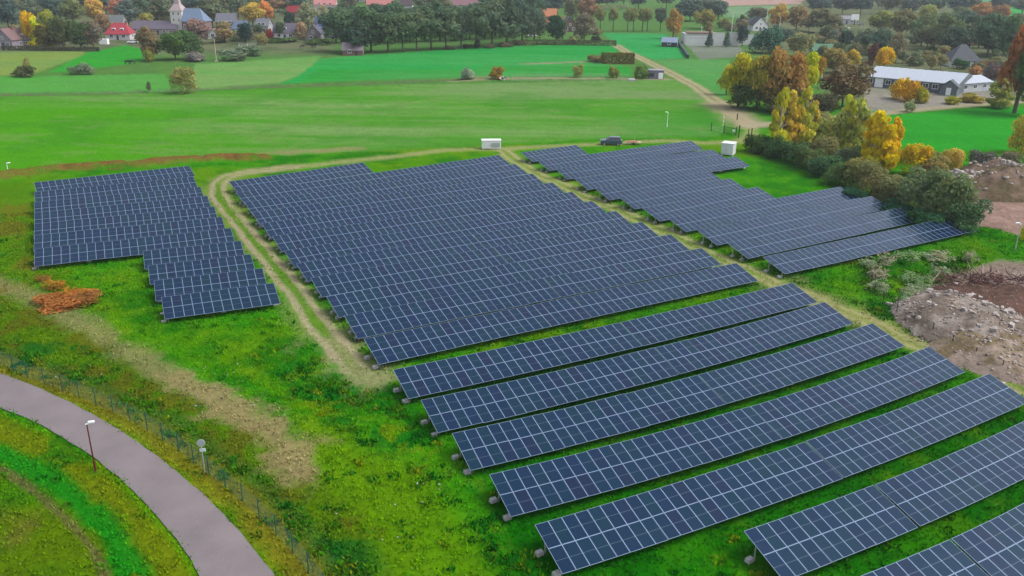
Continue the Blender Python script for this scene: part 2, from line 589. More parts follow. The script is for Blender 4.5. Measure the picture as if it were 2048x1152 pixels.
    band([(x - 1.1, y - 1.1) for x, y in GREENBAND], .6, c(120, 110, 70), .7, .6, 0, .5)
    col = col * (0.86 + .28 * n3)[..., None]
    return (col, reg) if regions else col


REG_NAMES = ['ground'] + [f[0] for f in FIELDS] + ['grass_bank', 'ditch', 'farm_track', 'gravel_track', 'dirt_track', 'gravel_track',
                                                   'worn_trail', 'farm_track', 'farm_track', 'road_verge', 'grass_strip']


def ground_height(X, Y):
    px, py, w = proj(X, Y, np.zeros_like(X))
    near = sstep(260, 120, np.hypot(X, Y))
    h = (fbm(X * .5, Y * .5, 41, 3) - .5) * .22 * near + (fbm(X * .08, Y * .08, 47, 3) - .5) * .5 * near
    # the low grass bank behind the left block
    d = seg_dist(X, Y, MOUND)
    h = h + 1.0 * np.exp(-(d / 2.2) ** 2) * sstep(0.25, .6, fbm(X * .3, Y * .3, 5, 3) + .15)
    # a shallow ditch
    d = seg_dist(X, Y, DITCH)
    h = h - .8 * np.exp(-(d / 2.0) ** 2)
    # keep the roadbed level
    rx = poly_sd(px, py, ROAD_OUT + ROAD_IN[::-1])
    return h * (1 - sstep(-60, 0, rx)) - .06 * sstep(-60, 0, rx)


az = np.radians(np.concatenate([np.linspace(-180, -62, 30), np.linspace(-60, -41, 40), np.linspace(-40, 40, 840), np.linspace(41, 60, 40), np.linspace(62, 180, 30)]))
rr = np.concatenate([[2.0, 8, 16, 24, 32, 38], np.geomspace(42, 950, 430), np.geomspace(980, 9000, 26)])
RR, AZ = np.meshgrid(rr, az, indexing='ij')
GX, GY = RR * np.sin(AZ), RR * np.cos(AZ)
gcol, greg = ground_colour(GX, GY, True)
gcol = np.clip(gcol, 0.001, 1)
behind = (GY < 5)
greg[behind] = 0
gcol[behind] = alb(74, 138, 30)
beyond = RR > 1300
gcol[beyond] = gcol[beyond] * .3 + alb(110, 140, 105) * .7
GZ = ground_height(GX, GY)
GZ[behind] = 0
nr, na = RR.shape
vid = np.arange(nr * na).reshape(nr, na)
quads = np.stack([vid[:-1, :-1], vid[:-1, 1:], vid[1:, 1:], vid[1:, :-1]], -1).reshape(-1, 4)
qreg = greg[:-1, :-1].reshape(-1)
GV = np.stack([GX, GY, GZ], -1).reshape(-1, 3)
GC = gcol.reshape(-1, 3)
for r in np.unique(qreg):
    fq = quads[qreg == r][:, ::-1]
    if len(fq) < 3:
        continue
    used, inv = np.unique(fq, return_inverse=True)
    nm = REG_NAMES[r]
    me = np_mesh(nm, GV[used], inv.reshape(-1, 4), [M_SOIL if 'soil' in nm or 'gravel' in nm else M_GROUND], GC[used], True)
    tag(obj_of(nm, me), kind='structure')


# ------------------------------------------------------------------ haze: one even body of air round everything
hm = bpy.data.materials.new('air')
hm.use_nodes = True
ht = hm.node_tree
ht.nodes.remove(ht.nodes['Principled BSDF'])
pv = ht.nodes.new('ShaderNodeVolumePrincipled')
pv.inputs['Color'].default_value = (.86, .92, 1.0, 1)
pv.inputs['Density'].default_value = 0.00013
pv.inputs['Anisotropy'].default_value = 0.2
ht.links.new(pv.outputs[0], ht.nodes['Material Output'].inputs['Volume'])
hb = MB().box((0, 0, 19.0), (19000, 19000, 46.0))
tag(hb.build('haze', hm), kind='stuff')

# ------------------------------------------------------------------ the tarmac road
def smooth_line(pts, n):
    P = np.array(pts, float)
    t = np.concatenate([[0], np.cumsum(np.linalg.norm(np.diff(P, axis=0), axis=1))])
    tt = np.linspace(0, t[-1], n)
    Q = np.stack([np.interp(tt, t, P[:, k]) for k in (0, 1)], 1)
    for _ in range(12):
        Q[1:-1] = .25 * Q[:-2] + .5 * Q[1:-1] + .25 * Q[2:]
    return Q


ro = smooth_line(I2G(ROAD_OUT), 150)
ri = smooth_line(I2G(ROAD_IN), 150)
m, t, p = new_mat('worn_tarmac')
geo = t.nodes.new('ShaderNodeNewGeometry')
n1 = t.nodes.new('ShaderNodeTexNoise')
n1.inputs['Scale'].default_value = 0.35
n1.inputs['Detail'].default_value = 6
n2 = t.nodes.new('ShaderNodeTexNoise')
n2.inputs['Scale'].default_value = 14
n2.inputs['Detail'].default_value = 3
t.links.new(geo.outputs['Position'], n1.inputs['Vector'])
t.links.new(geo.outputs['Position'], n2.inputs['Vector'])
ad = t.nodes.new('ShaderNodeMath')
ad.operation = 'ADD'
t.links.new(n1.outputs['Fac'], ad.inputs[0])
t.links.new(n2.outputs['Fac'], ad.inputs[1])
mr = t.nodes.new('ShaderNodeMapRange')
mr.inputs['From Min'].default_value = .6
mr.inputs['From Max'].default_value = 1.4
mr.inputs['To Min'].default_value = .80
mr.inputs['To Max'].default_value = 1.18
t.links.new(ad.outputs[0], mr.inputs['Value'])
sc_ = t.nodes.new('ShaderNodeVectorMath')
sc_.operation = 'SCALE'
sc_.inputs[0].default_value = tuple(alb(152, 142, 145))
t.links.new(mr.outputs[0], sc_.inputs['Scale'])
t.links.new(sc_.outputs[0], p.inputs['Base Color'])
p.inputs['Roughness'].default_value = .9
p.inputs['Specular IOR Level'].default_value = .15
RV, RF = [], []
NS = 9
for i in range(150):
    for j in range(NS):
        u = j / (NS - 1)
        q = ro[i] * (1 - u) + ri[i] * u
        e = 0.12 * (rng.random() - .5) if j in (0, NS - 1) else 0
        dv = (ro[i] - ri[i]) / np.linalg.norm(ro[i] - ri[i])
        q = q + dv * e
        RV.append((q[0], q[1], .03 + .07 * math.sin(math.pi * u)))
for i in range(149):
    for j in range(NS - 1):
        a = i * NS + j
        RF.append((a, a + 1, a + NS + 1, a + NS))
o = link_mesh('road', RV, [f[::-1] for f in RF], [m], smooth=True)
tag(o, kind='structure')
ns_ = [o.data.polygons[0].normal.z]
if ns_[0] < 0:
    o.data.flip_normals()

# ------------------------------------------------------------------ solar tables
PW, PL, TAU, HL = 1.04, 2.12, math.radians(14.8), 0.70
HH = HL + 2 * PL * math.sin(TAU)


def glass_mat():
    m, t, p = new_mat('solar_cells')
    tc = t.nodes.new('ShaderNodeTexCoord')
    oi = t.nodes.new('ShaderNodeObjectInfo')
    cr = t.nodes.new('ShaderNodeValToRGB')
    e = cr.color_ramp.elements
    e[0].position, e[0].color = 0.0, (0.002, 0.012, 0.034, 1)
    e[1].position, e[1].color = 1.0, (0.003, 0.011, 0.032, 1)
    for pos, c in ((.25, (0.002, 0.014, 0.038, 1)), (.5, (0.002, 0.016, 0.035, 1)), (.68, (0.002, 0.017, 0.032, 1)), (.84, (0.003, 0.013, 0.041, 1)), (.95, (0.005, 0.010, 0.033, 1))):
        x = e.new(pos)
        x.color = c
    t.links.new(oi.outputs['Random'], cr.inputs['Fac'])
    # cell lines: six columns, twelve rows per half, drawn thin and faint as the printed grid is
    sx = t.nodes.new('ShaderNodeSeparateXYZ')
    t.links.new(tc.outputs['Object'], sx.inputs[0])

    def lines(out, period, width):
        a = t.nodes.new('ShaderNodeMath')
        a.operation = 'DIVIDE'
        a.inputs[1].default_value = period
        t.links.new(out, a.inputs[0])
        b = t.nodes.new('ShaderNodeMath')
        b.operation = 'FRACT'
        t.links.new(a.outputs[0], b.inputs[0])
        c = t.nodes.new('ShaderNodeMath')
        c.operation = 'LESS_THAN'
        c.inputs[1].default_value = width
        t.links.new(b.outputs[0], c.inputs[0])
        return c.outputs[0]
    l1 = lines(sx.outputs['X'], 0.158, 0.10)
    l2 = lines(sx.outputs['Y'], 0.085, 0.05)
    mx = t.nodes.new('ShaderNodeMath')
    mx.operation = 'MAXIMUM'
    t.links.new(l1, mx.inputs[0])
    t.links.new(l2, mx.inputs[1])
    ms = t.nodes.new('ShaderNodeMath')
    ms.operation = 'MULTIPLY'
    ms.inputs[1].default_value = .35
    t.links.new(mx.outputs[0], ms.inputs[0])
    mc = t.nodes.new('ShaderNodeMix')
    mc.data_type = 'RGBA'
    mc.inputs['B'].default_value = (0.035, 0.055, 0.09, 1)
    t.links.new(ms.outputs[0], mc.inputs['Factor'])
    t.links.new(cr.outputs[0], mc.inputs['A'])
    t.links.new(mc.outputs['Result'], p.inputs['Base Color'])
    p.inputs['Roughness'].default_value = .16
    p.inputs['IOR'].default_value = 1.33
    p.inputs['Specular IOR Level'].default_value = .48
    p.inputs['Specular Tint'].default_value = (.46, .76, 1.0, 1)
    return m


M_CELL = glass_mat()
M_FRAME = plain('aluminium_frame', (0.21, 0.28, 0.40), .5, .08, metal=.2)
M_STRIP = plain('cell_gap_strip', (0.07, 0.10, 0.14), .4, .1)
M_BACK = plain('panel_back', (0.35, 0.36, 0.37), .6, .1)


def panel_mesh():
    b = MB()
    hw, hl_, t_ = (PW - .018) / 2, (PL - .02) / 2, .04
    f = .022
    g = .014
    z = t_ / 2
    X = (-hw, -hw + f, hw - f, hw)
    Yv = (-hl_, -hl_ + f, -g, g, hl_ - f, hl_)
    q = lambda x0, x1, y0, y1, m, zz=z: b.quad([(x0, y0, zz), (x1, y0, zz), (x1, y1, zz), (x0, y1, zz)], m)
    q(X[0], X[3], Yv[0], Yv[1], 1)
    q(X[0], X[3], Yv[4], Yv[5], 1)
    q(X[0], X[1], Yv[1], Yv[4], 1)
    q(X[2], X[3], Yv[1], Yv[4], 1)
    zg = z - .004
    q(X[1], X[2], Yv[1], Yv[2], 0, zg)
    q(X[1], X[2], Yv[3], Yv[4], 0, zg)
    q(X[1], X[2], Yv[2], Yv[3], 2, zg)
    c = [(-hw, -hl_), (hw, -hl_), (hw, hl_), (-hw, hl_)]
    for i in range(4):
        (x0, y0), (x1, y1) = c[i], c[(i + 1) % 4]
        b.quad([(x0, y0, -z), (x1, y1, -z), (x1, y1, z), (x0, y0, z)], 1)
    b.quad([(c[3][0], c[3][1], -z), (c[2][0], c[2][1], -z), (c[1][0], c[1][1], -z), (c[0][0], c[0][1], -z)], 3)
    return b.mesh('solar_panel', [M_CELL, M_FRAME, M_STRIP, M_BACK])


ME_PANEL = panel_mesh()
ME_POST = {}
ME_FOOT = MB().box((0, 0, .14), (.55, .4, .3), top=.9).mesh('footing', [M_CONC])


def post_mesh(h):
    k = round(h, 2)
    if k not in ME_POST:
        ME_POST[k] = MB().box((0, 0, k / 2 - .1), (.09, .09, k + .2)).mesh('support_post', [M_GALV])
    return ME_POST[k]


def row_curve(pts):
    """plan curve of a table's high edge through image points, as a function of arc length"""
    P = unproj(np.array([p[0] for p in pts], float), np.array([p[1] for p in pts], float), HH)[:, :2]
    s = np.concatenate([[0], np.cumsum(np.linalg.norm(np.diff(P, axis=0), axis=1))])
    deg = 1 if len(P) < 4 else 2
    cx, cy = np.polyfit(s, P[:, 0], deg), np.polyfit(s, P[:, 1], deg)
    return (lambda u: np.stack([np.polyval(cx, u), np.polyval(cy, u)], -1)), s[-1]


def solar_table(curve, s0, s1, ncol, label, group, posts):
    free = s0 == 0 and posts == 'all'
    mid = curve(np.array((s0 + s1) / 2))
    e0, e1 = curve(np.array(s0)), curve(np.array(s1))
    k = (e1 - e0) / np.linalg.norm(e1 - e0)
    yaw = math.atan2(k[1], k[0])
    nrm = np.array([-k[1], k[0]])                       # away from the camera, up the slope
    D = 2 * PL * math.cos(TAU)
    c0 = mid - nrm * D / 2
    root = thing('solar_table', label, 'solar table', (c0[0], c0[1], 0), yaw, group)
    ca, sa = math.cos(-yaw), math.sin(-yaw)

    def loc(p):
        d = p - c0
        return np.array([d[0] * ca - d[1] * sa, d[0] * sa + d[1] * ca])
    ss = np.linspace(s0, s1, ncol + 1)
    Q = curve(ss)
    dz = 0.0
    cols = []
    for i in range(ncol):
        a, b = loc(Q[i]), loc(Q[i + 1])
        cols.append((a, b))
        w = np.linalg.norm(b - a)
        ry = math.atan2(b[1] - a[1], b[0] - a[0])
        cm = (a + b) / 2
        n2 = np.array([-math.sin(ry), math.cos(ry)])
        if i % 4 == 0:
            dt = rng.normal(0, .006)
            dz = rng.normal(0, .012)
        for j in (0, 1):
            off = (j + .5) * PL
            q = cm - n2 * off * math.cos(TAU)
            pz = HH - off * math.sin(TAU) + dz - (off - PL) * dt
            obj_of('solar_panel', ME_PANEL, root, (q[0], q[1], pz), (TAU + dt + rng.normal(0, .0015), rng.normal(0, .002), ry), (w / PW, 1, 1))
    # rails under the panels, and posts on concrete blocks
    nr_ = np.array([0.0, 1.0])
    for off in (.55, PL, 2 * PL - .55):
        b = MB()
        st = list(range(0, ncol, 6)) + [ncol]
        for i0, i1 in zip(st[:-1], st[1:]):
            a = cols[i0][0]
            e = cols[i1 - 1][1]
            z = HH - off * math.sin(TAU) - (.045 if off != PL else .028)
            y = -off * math.cos(TAU)
            b.tube((a[0], a[1] + y, z - .03), (e[0], e[1] + y, z - .03), .035, .035, 4)
        b.build('rail', M_FRAME if off == PL else M_GALV, root)
    idx = list(range(0, ncol + 1, 6)) if posts == 'all' else [0, ncol]
    for i in idx:
        a = cols[min(i, ncol - 1)][0 if i < ncol else 1]
        dx = 0 if posts != 'all' else -.45 if i == 0 and free else 0
        for off in (1.0, 2 * PL - (.8 if i == 0 and free else 1.45)):
            h = HH - off * math.sin(TAU) - .12
            y = a[1] - off * math.cos(TAU)
            po = obj_of('support_post', post_mesh(h), root, (a[0] + (.35 if i == 0 else -.35 if i == ncol else 0), y, 0))
            obj_of('footing', ME_FOOT, po, (dx, 0, 0), (0, 0, .1))
    return root


MID = [((456.7, 363.3), (725.8, 325.3)), ((471.7, 385), (997.5, 310.3)), ((488.3, 405), (1031, 328)), ((504.2, 425), (1065, 347.5)), ((523.3, 446.7), (1105, 364.7)),
       ((544.2, 472.5), (1144, 383.7)), ((568, 501.7), (1184, 401.7)), ((592.5, 527.5), (1231.7, 422)), ((620.8, 555.8), (1284, 444)), ((652.5, 593.3), (1341.7, 469)),
       ((688.3, 631.7), (1403, 496)), ((727.5, 678.3), (1472.5, 525.8)),
       ((785, 738.7), (1024, 693.5), (1259, 642), (1389, 608.5), (1534, 576), (1588, 567)), ((841, 800), (1024, 763.5), (1264, 707), (1534, 636), (1650, 605)),
       ((903, 866.5), (1024, 841), (1264, 786), (1389, 752), (1534, 708.5), (1746, 647)), ((978, 948), (1122, 914), (1252.7, 883.5), (1374, 850.5), (1539.7, 800), (1700, 748), (1858.5, 694)),
       ((1068.3, 1048.3), (1336.7, 971.3), (1601.7, 889.2), (1736, 837), (1870, 787), (1981, 748.5)),
       ((1486.3, 1062), (1600, 1024.5), (1735, 976.7), (1836, 934), (1917, 900), (1995, 867), (2048, 843)),
       ((1726, 1150), (1836, 1106.5), (1898.5, 1079.5), (1993.5, 1034), (2048, 1006))]
MID_N = [24] + [48] * 16 + [48, 48]
LEFT = [((67.5, 365), (378.3, 331.7)), ((68, 384.2), (386.7, 353.3)), ((68, 404.5), (400.8, 373.3)), ((68.5, 425.3), (415, 392)), ((69, 447.2), (429, 413.3)),
        ((69, 470.8), (444, 434)), ((69.5, 498), (461.7, 456.7)), ((285.8, 502.5), (481.7, 482)), ((295.8, 531.3), (501.7, 508.3)), ((307.5, 561.3), (525, 536.3)), ((322.5, 595), (547.5, 565.8))]
RIGHT = [((1041.7, 305), (1151.7, 290)), ((1075, 321.7), (1381.7, 281.7)), ((1110.8, 337.5), (1425, 299)), ((1149, 357.5), (1471.7, 313.3)), ((1190, 376.7), (1419, 342.8)),
         ((1238, 394), (1460, 356.7)), ((1285, 416.7), (1515, 373.7)), ((1335.8, 435.8), (1681, 373.3)), ((1395, 460.8), (1743, 392)), ((1454, 485.8), (1815.8, 411.7)), ((1525, 514), (1896.7, 435.8))]
RIGHT_N = [12, 36, 36, 36, 24, 24, 24, 36, 36, 36, 36]
ORD = ['', 'first', 'second', 'third', 'fourth', 'fifth', 'sixth', 'seventh', 'eighth', 'ninth', 'tenth', 'eleventh', 'twelfth', 'thirteenth', 'fourteenth',
       'fifteenth', 'sixteenth', 'seventeenth', 'eighteenth', 'nineteenth']
GAP = .10
for i, pts in enumerate(MID):
    cv, S = row_curve(pts)
    o_ = ORD[len(MID) - i]
    grp = 'solar tables in the wide middle block'
    posts = 'all' if i >= 11 else 'ends'
    if i == 0:
        solar_table(cv, 0, S, 24, 'short solar panel table at the back of the middle block, by the track bend', grp, 'ends')
        continue
    if i >= 17:
        w = PW
        s12 = {17: 12.25, 18: None}[i] if i == 17 else None
        if i == 17:
            sg = 12 * PW
            solar_table(cv, 0, sg, 12, 'short table left of the dark gap in the %s panel row from front' % o_, grp, posts)
            solar_table(cv, sg + .2, sg + .2 + 36 * PW, 36, 'long table right of the dark gap in the %s panel row from front' % o_, grp, posts)
        else:
            P = unproj(np.array([1726, 1898.5]), np.array([1150, 1079.5]), HH)[:, :2]
            sg = float(np.linalg.norm(P[1] - P[0]))
            solar_table(cv, sg - 12 * PW, sg, 12, 'short table left of the dark gap in the panel row cut by the bottom edge', grp, posts)
            solar_table(cv, sg + .2, sg + .2 + 24 * PW, 24, 'long table right of the dark gap in the panel row cut by the bottom edge', grp, posts)
        continue
    h = S / 2

    solar_table(cv, 0, h - GAP / 2, 24, 'dark blue solar panel table, left half of %s row from front in middle block' % o_, grp, posts)
    solar_table(cv, h + GAP / 2, S, 24, 'dark blue solar panel table, right half of %s row from front in middle block' % o_, grp, posts)
for i, pts in enumerate(LEFT):
    cv, S = row_curve(pts)
    n = 24 if i < 7 else 12
    grp = 'solar tables in the left block'
    if n == 24:
        lb = 'long solar panel table, %s row from the back of the left block' % ORD[i + 1]
    else:
        lb = 'short solar panel table, %s row from the front of the left block' % ORD[11 - i]
    solar_table(cv, 0, S, n, lb, grp, 'all' if i in (6, 10) else 'ends')
for i, pts in enumerate(RIGHT):
    cv, S = row_curve(pts)
    n = RIGHT_N[i]
    grp = 'solar tables in the right block'
    lb = '%s row from the back of the right block' % ORD[i + 1]
    ps = 'all' if i in (3, 10) else 'ends'
    if n < 36:
        solar_table(cv, 0, S, n, ('very short' if n == 12 else 'medium') + ' solar panel table, ' + lb, grp, ps)
    else:
        s1 = (S - GAP) * 2 / 3
        solar_table(cv, 0, s1, 24, 'solar panel table on the track side, ' + lb, grp, ps)
        solar_table(cv, s1 + GAP, S, 12, 'solar panel table on the hedge side, ' + lb, grp, ps)

# ------------------------------------------------------------------ foliage meshes
def crown_mesh(name, kind, seed, nq, leaf):
    """unit crown (width 1, height 1, base at z 0) of separate leaf clumps spread over uneven lobes"""
    r = np.random.default_rng(seed)
    lobes = []
    if kind == 'round':
        for _ in range(15):
            a, t = r.uniform(0, 6.28), r.uniform(.08, 1)
            rad = .30 * math.sqrt(max(0.05, 1 - (2 * t - 1.0) ** 2)) * r.uniform(.6, 1.1)
            lobes.append((rad * math.cos(a), rad * math.sin(a), .16 + .68 * t, r.uniform(.13, .24), r.uniform(.14, .24)))
        lobes.append((0, 0, .5, .34, .36))
    elif kind == 'wide':
        for _ in range(17):
            a = r.uniform(0, 6.28)
            rad = .36 * math.sqrt(r.uniform(0, 1))
            lobes.append((rad * math.cos(a), rad * math.sin(a), r.uniform(.3, .8), r.uniform(.12, .2), r.uniform(.14, .24)))
        lobes.append((0, 0, .5, .36, .34))
    elif kind == 'poplar':
        for i in range(18):
            t = (i + .5) / 18
            rad = .30 * (1 - .4 * t) * r.uniform(.3, 1)
            a = r.uniform(0, 6.28)
            lobes.append((rad * math.cos(a), rad * math.sin(a), .05 + .88 * t, .27 * (1.05 - .55 * t) * r.uniform(.6, 1), r.uniform(.06, .11)))
    elif kind == 'conifer':
        for i in range(14):
            t = (i + .5) / 14
            lobes.append((r.normal(0, .03), r.normal(0, .03), .04 + .9 * t, .47 * (1 - t) ** .8 + .04, .07))
    else:                                                     # bush
        for _ in range(13):
            a = r.uniform(0, 6.28)
            rad = .34 * math.sqrt(r.uniform(0, 1))
            lobes.append((rad * math.cos(a), rad * math.sin(a), r.uniform(.12, .7), r.uniform(.12, .22), r.uniform(.16, .3)))
        lobes.append((0, 0, .35, .38, .4))
    L = np.array(lobes)
    area = L[:, 3] * (L[:, 3] + L[:, 4])
    li = r.choice(len(L), nq, p=area / area.sum())
    d = r.normal(size=(nq, 3))
    d /= np.linalg.norm(d, axis=1)[:, None]
    d[:, 2] = np.abs(d[:, 2]) * np.where(r.random(nq) < .78, 1, -1)
    shell = r.uniform(.55, 1.12, nq) ** .6
    c = L[li, :3] + d * np.stack([L[li, 3], L[li, 3], L[li, 4]], 1) * shell[:, None]
    c[:, 2] = np.clip(c[:, 2], 0.01, 1.02)
    n = d * [1, 1, 1.1] + r.normal(0, .45, (nq, 3))
    n /= np.linalg.norm(n, axis=1)[:, None]
    a = np.cross(n, r.normal(size=(nq, 3)))
    a /= np.linalg.norm(a, axis=1)[:, None]
    b = np.cross(n, a)
    s = leaf * r.uniform(.55, 1.25, nq)
    k = r.uniform(.55, 1.0, nq)
    a *= s[:, None]
    b *= (s * k)[:, None]
    V = np.stack([c - a * .5, c - b * .5, c + a * .5, c + b * .5], 1).reshape(-1, 3)
    F = np.arange(nq * 4).reshape(nq, 4)
    lobv = r.uniform(.8, 1.2, len(L))
    lobh = r.uniform(-1, 1, len(L))
    v = lobv[li] * r.uniform(.78, 1.22, nq)
    hsh = lobh[li] * .10 + r.normal(0, .07, nq)
    col = np.stack([v * (1 + hsh), v, v * (1 - .6 * hsh)], 1)
    return np_mesh(name, V, F, [M_LEAF], np.repeat(np.clip(col, .05, 3), 4, axis=0))


CROWN = {
    'round': [crown_mesh('crown', 'round', s, 2300, .085) for s in range(5)],
    'wide': [crown_mesh('crown', 'wide', 20 + s, 2300, .085) for s in range(3)],
    'poplar': [crown_mesh('crown', 'poplar', 40 + s, 1700, .10) for s in range(3)],
    'conifer': [crown_mesh('crown', 'conifer', 60 + s, 1500, .09) for s in range(2)],
    'bush': [crown_mesh('foliage', 'bush', 80 + s, 1500, .10) for s in range(4)],
    'bigbush': [crown_mesh('foliage', 'bush', 90 + s, 3600, .06) for s in range(4)],
    'ragged': [crown_mesh('foliage', 'bush', 110 + s, 420, .09) for s in range(3)],
    'thin': [crown_mesh('crown', 'round', 100 + s, 700, .075) for s in range(2)],
}


def trunk_mesh(seed, mat, limbs=5):
    r = random.Random(seed)
    b = MB()
    pts = [(0, 0, -.02), (r.uniform(-.02, .02), r.uniform(-.02, .02), .35), (r.uniform(-.05, .05), r.uniform(-.05, .05), .72), (r.uniform(-.06, .06), r.uniform(-.06, .06), .95)]
    rad = (.045, .034, .02, .006)
    for i in range(3):
        b.tube(pts[i], pts[i + 1], rad[i], rad[i + 1], 7, caps=False)
    for i in range(limbs):
        z = r.uniform(.32, .75)
        a = r.uniform(0, 6.28)
        ln = r.uniform(.16, .3)
        p = (0, 0, z)
        q = (math.cos(a) * ln, math.sin(a) * ln, z + r.uniform(.1, .22))
        b.tube(p, q, .016, .004, 5, caps=False)
    return b.mesh('trunk', [mat])


TRUNK = [trunk_mesh(s, M_BARK) for s in range(3)]
TRUNK_PALE = [trunk_mesh(10 + s, M_PALEBARK, 7) for s in range(2)]
_tc = [0]


def tree(px, py, wpx, hpx, rgb, label, kind='round', group=None, bole=.18, name='tree', cat='tree', pale=False, boost=2.1, loc=None):
    """tree whose foot stands at image point px,py on the ground; size given in picture pixels"""
    s = ppm(px, py)
    p = G(px, py) if loc is None else loc
    w, h = wpx / s, hpx / s
    i = _tc[0] = _tc[0] + 1
    bush = kind in ('bush', 'bigbush', 'ragged')
    t = thing(name, label, cat, (p[0], p[1], -.05), rng.uniform(0, 6.28), group)
    ms = CROWN[kind]
    cz = 0 if bush else h * bole
    c = obj_of('foliage' if bush else 'crown', ms[i % len(ms)], t, (0, 0, cz), None, (w, w * rng.uniform(.85, 1.0), h - cz))
    r_, g_, b_ = rgb
    if r_ > 150 and r_ > g_:
        r_, g_ = r_ * .95, g_ + .24 * (r_ - g_)
    a = np.minimum(alb(r_, g_, b_) * (boost * (1.2 if kind == 'bigbush' else 1.0)), .62)
    c.color = (a[0], a[1], a[2], 1)
    if not bush:
        obj_of('trunk', (TRUNK_PALE if pale else TRUNK)[i % 2], t, (0, 0, 0), None, (h * .55, h * .55, h * .92))
    return t


# ------------------------------------------------------------------ buildings
_mats = {}


def cmat(name, rgb, rough=.8, var=.12, k=None):
    key = (name,) + tuple(rgb)
    if key not in _mats:
        _mats[key] = plain(name, np.minimum(alb(*rgb) * (k or 1.45), .82), rough, var, 1.2)
    return _mats[key]


ME_PANE = {}


def window(parent, x, y, z, w, h, ax, frame=None):
    """window set into a wall facing -y (ax 0), +x (ax 1), -x (ax 3)"""
    rz = (0, math.pi / 2, math.pi, -math.pi / 2)[ax]
    k = (round(w, 2), round(h, 2))
    if k not in ME_PANE:
        f = MB()
        f.box((-w / 2, 0, h / 2), (.12, .14, h + .12)).box((w / 2, 0, h / 2), (.12, .14, h + .12))
        f.box((0, 0, 0), (w - .12, .14, .12)).box((0, 0, h), (w - .12, .14, .12)).box((0, 0, h / 2), (.07, .1, h - .12))
        g = MB().box((0, .0, h / 2), (w - .1, .06, h - .1))
        ME_PANE[k] = (f.mesh('window', [M_WHITE]), g.mesh('pane', [M_GLASS]))
    a, b = ME_PANE[k]
    o = obj_of('window', a, parent, (x, y, z), (0, 0, rz))
    obj_of('pane', b, o)
    return o


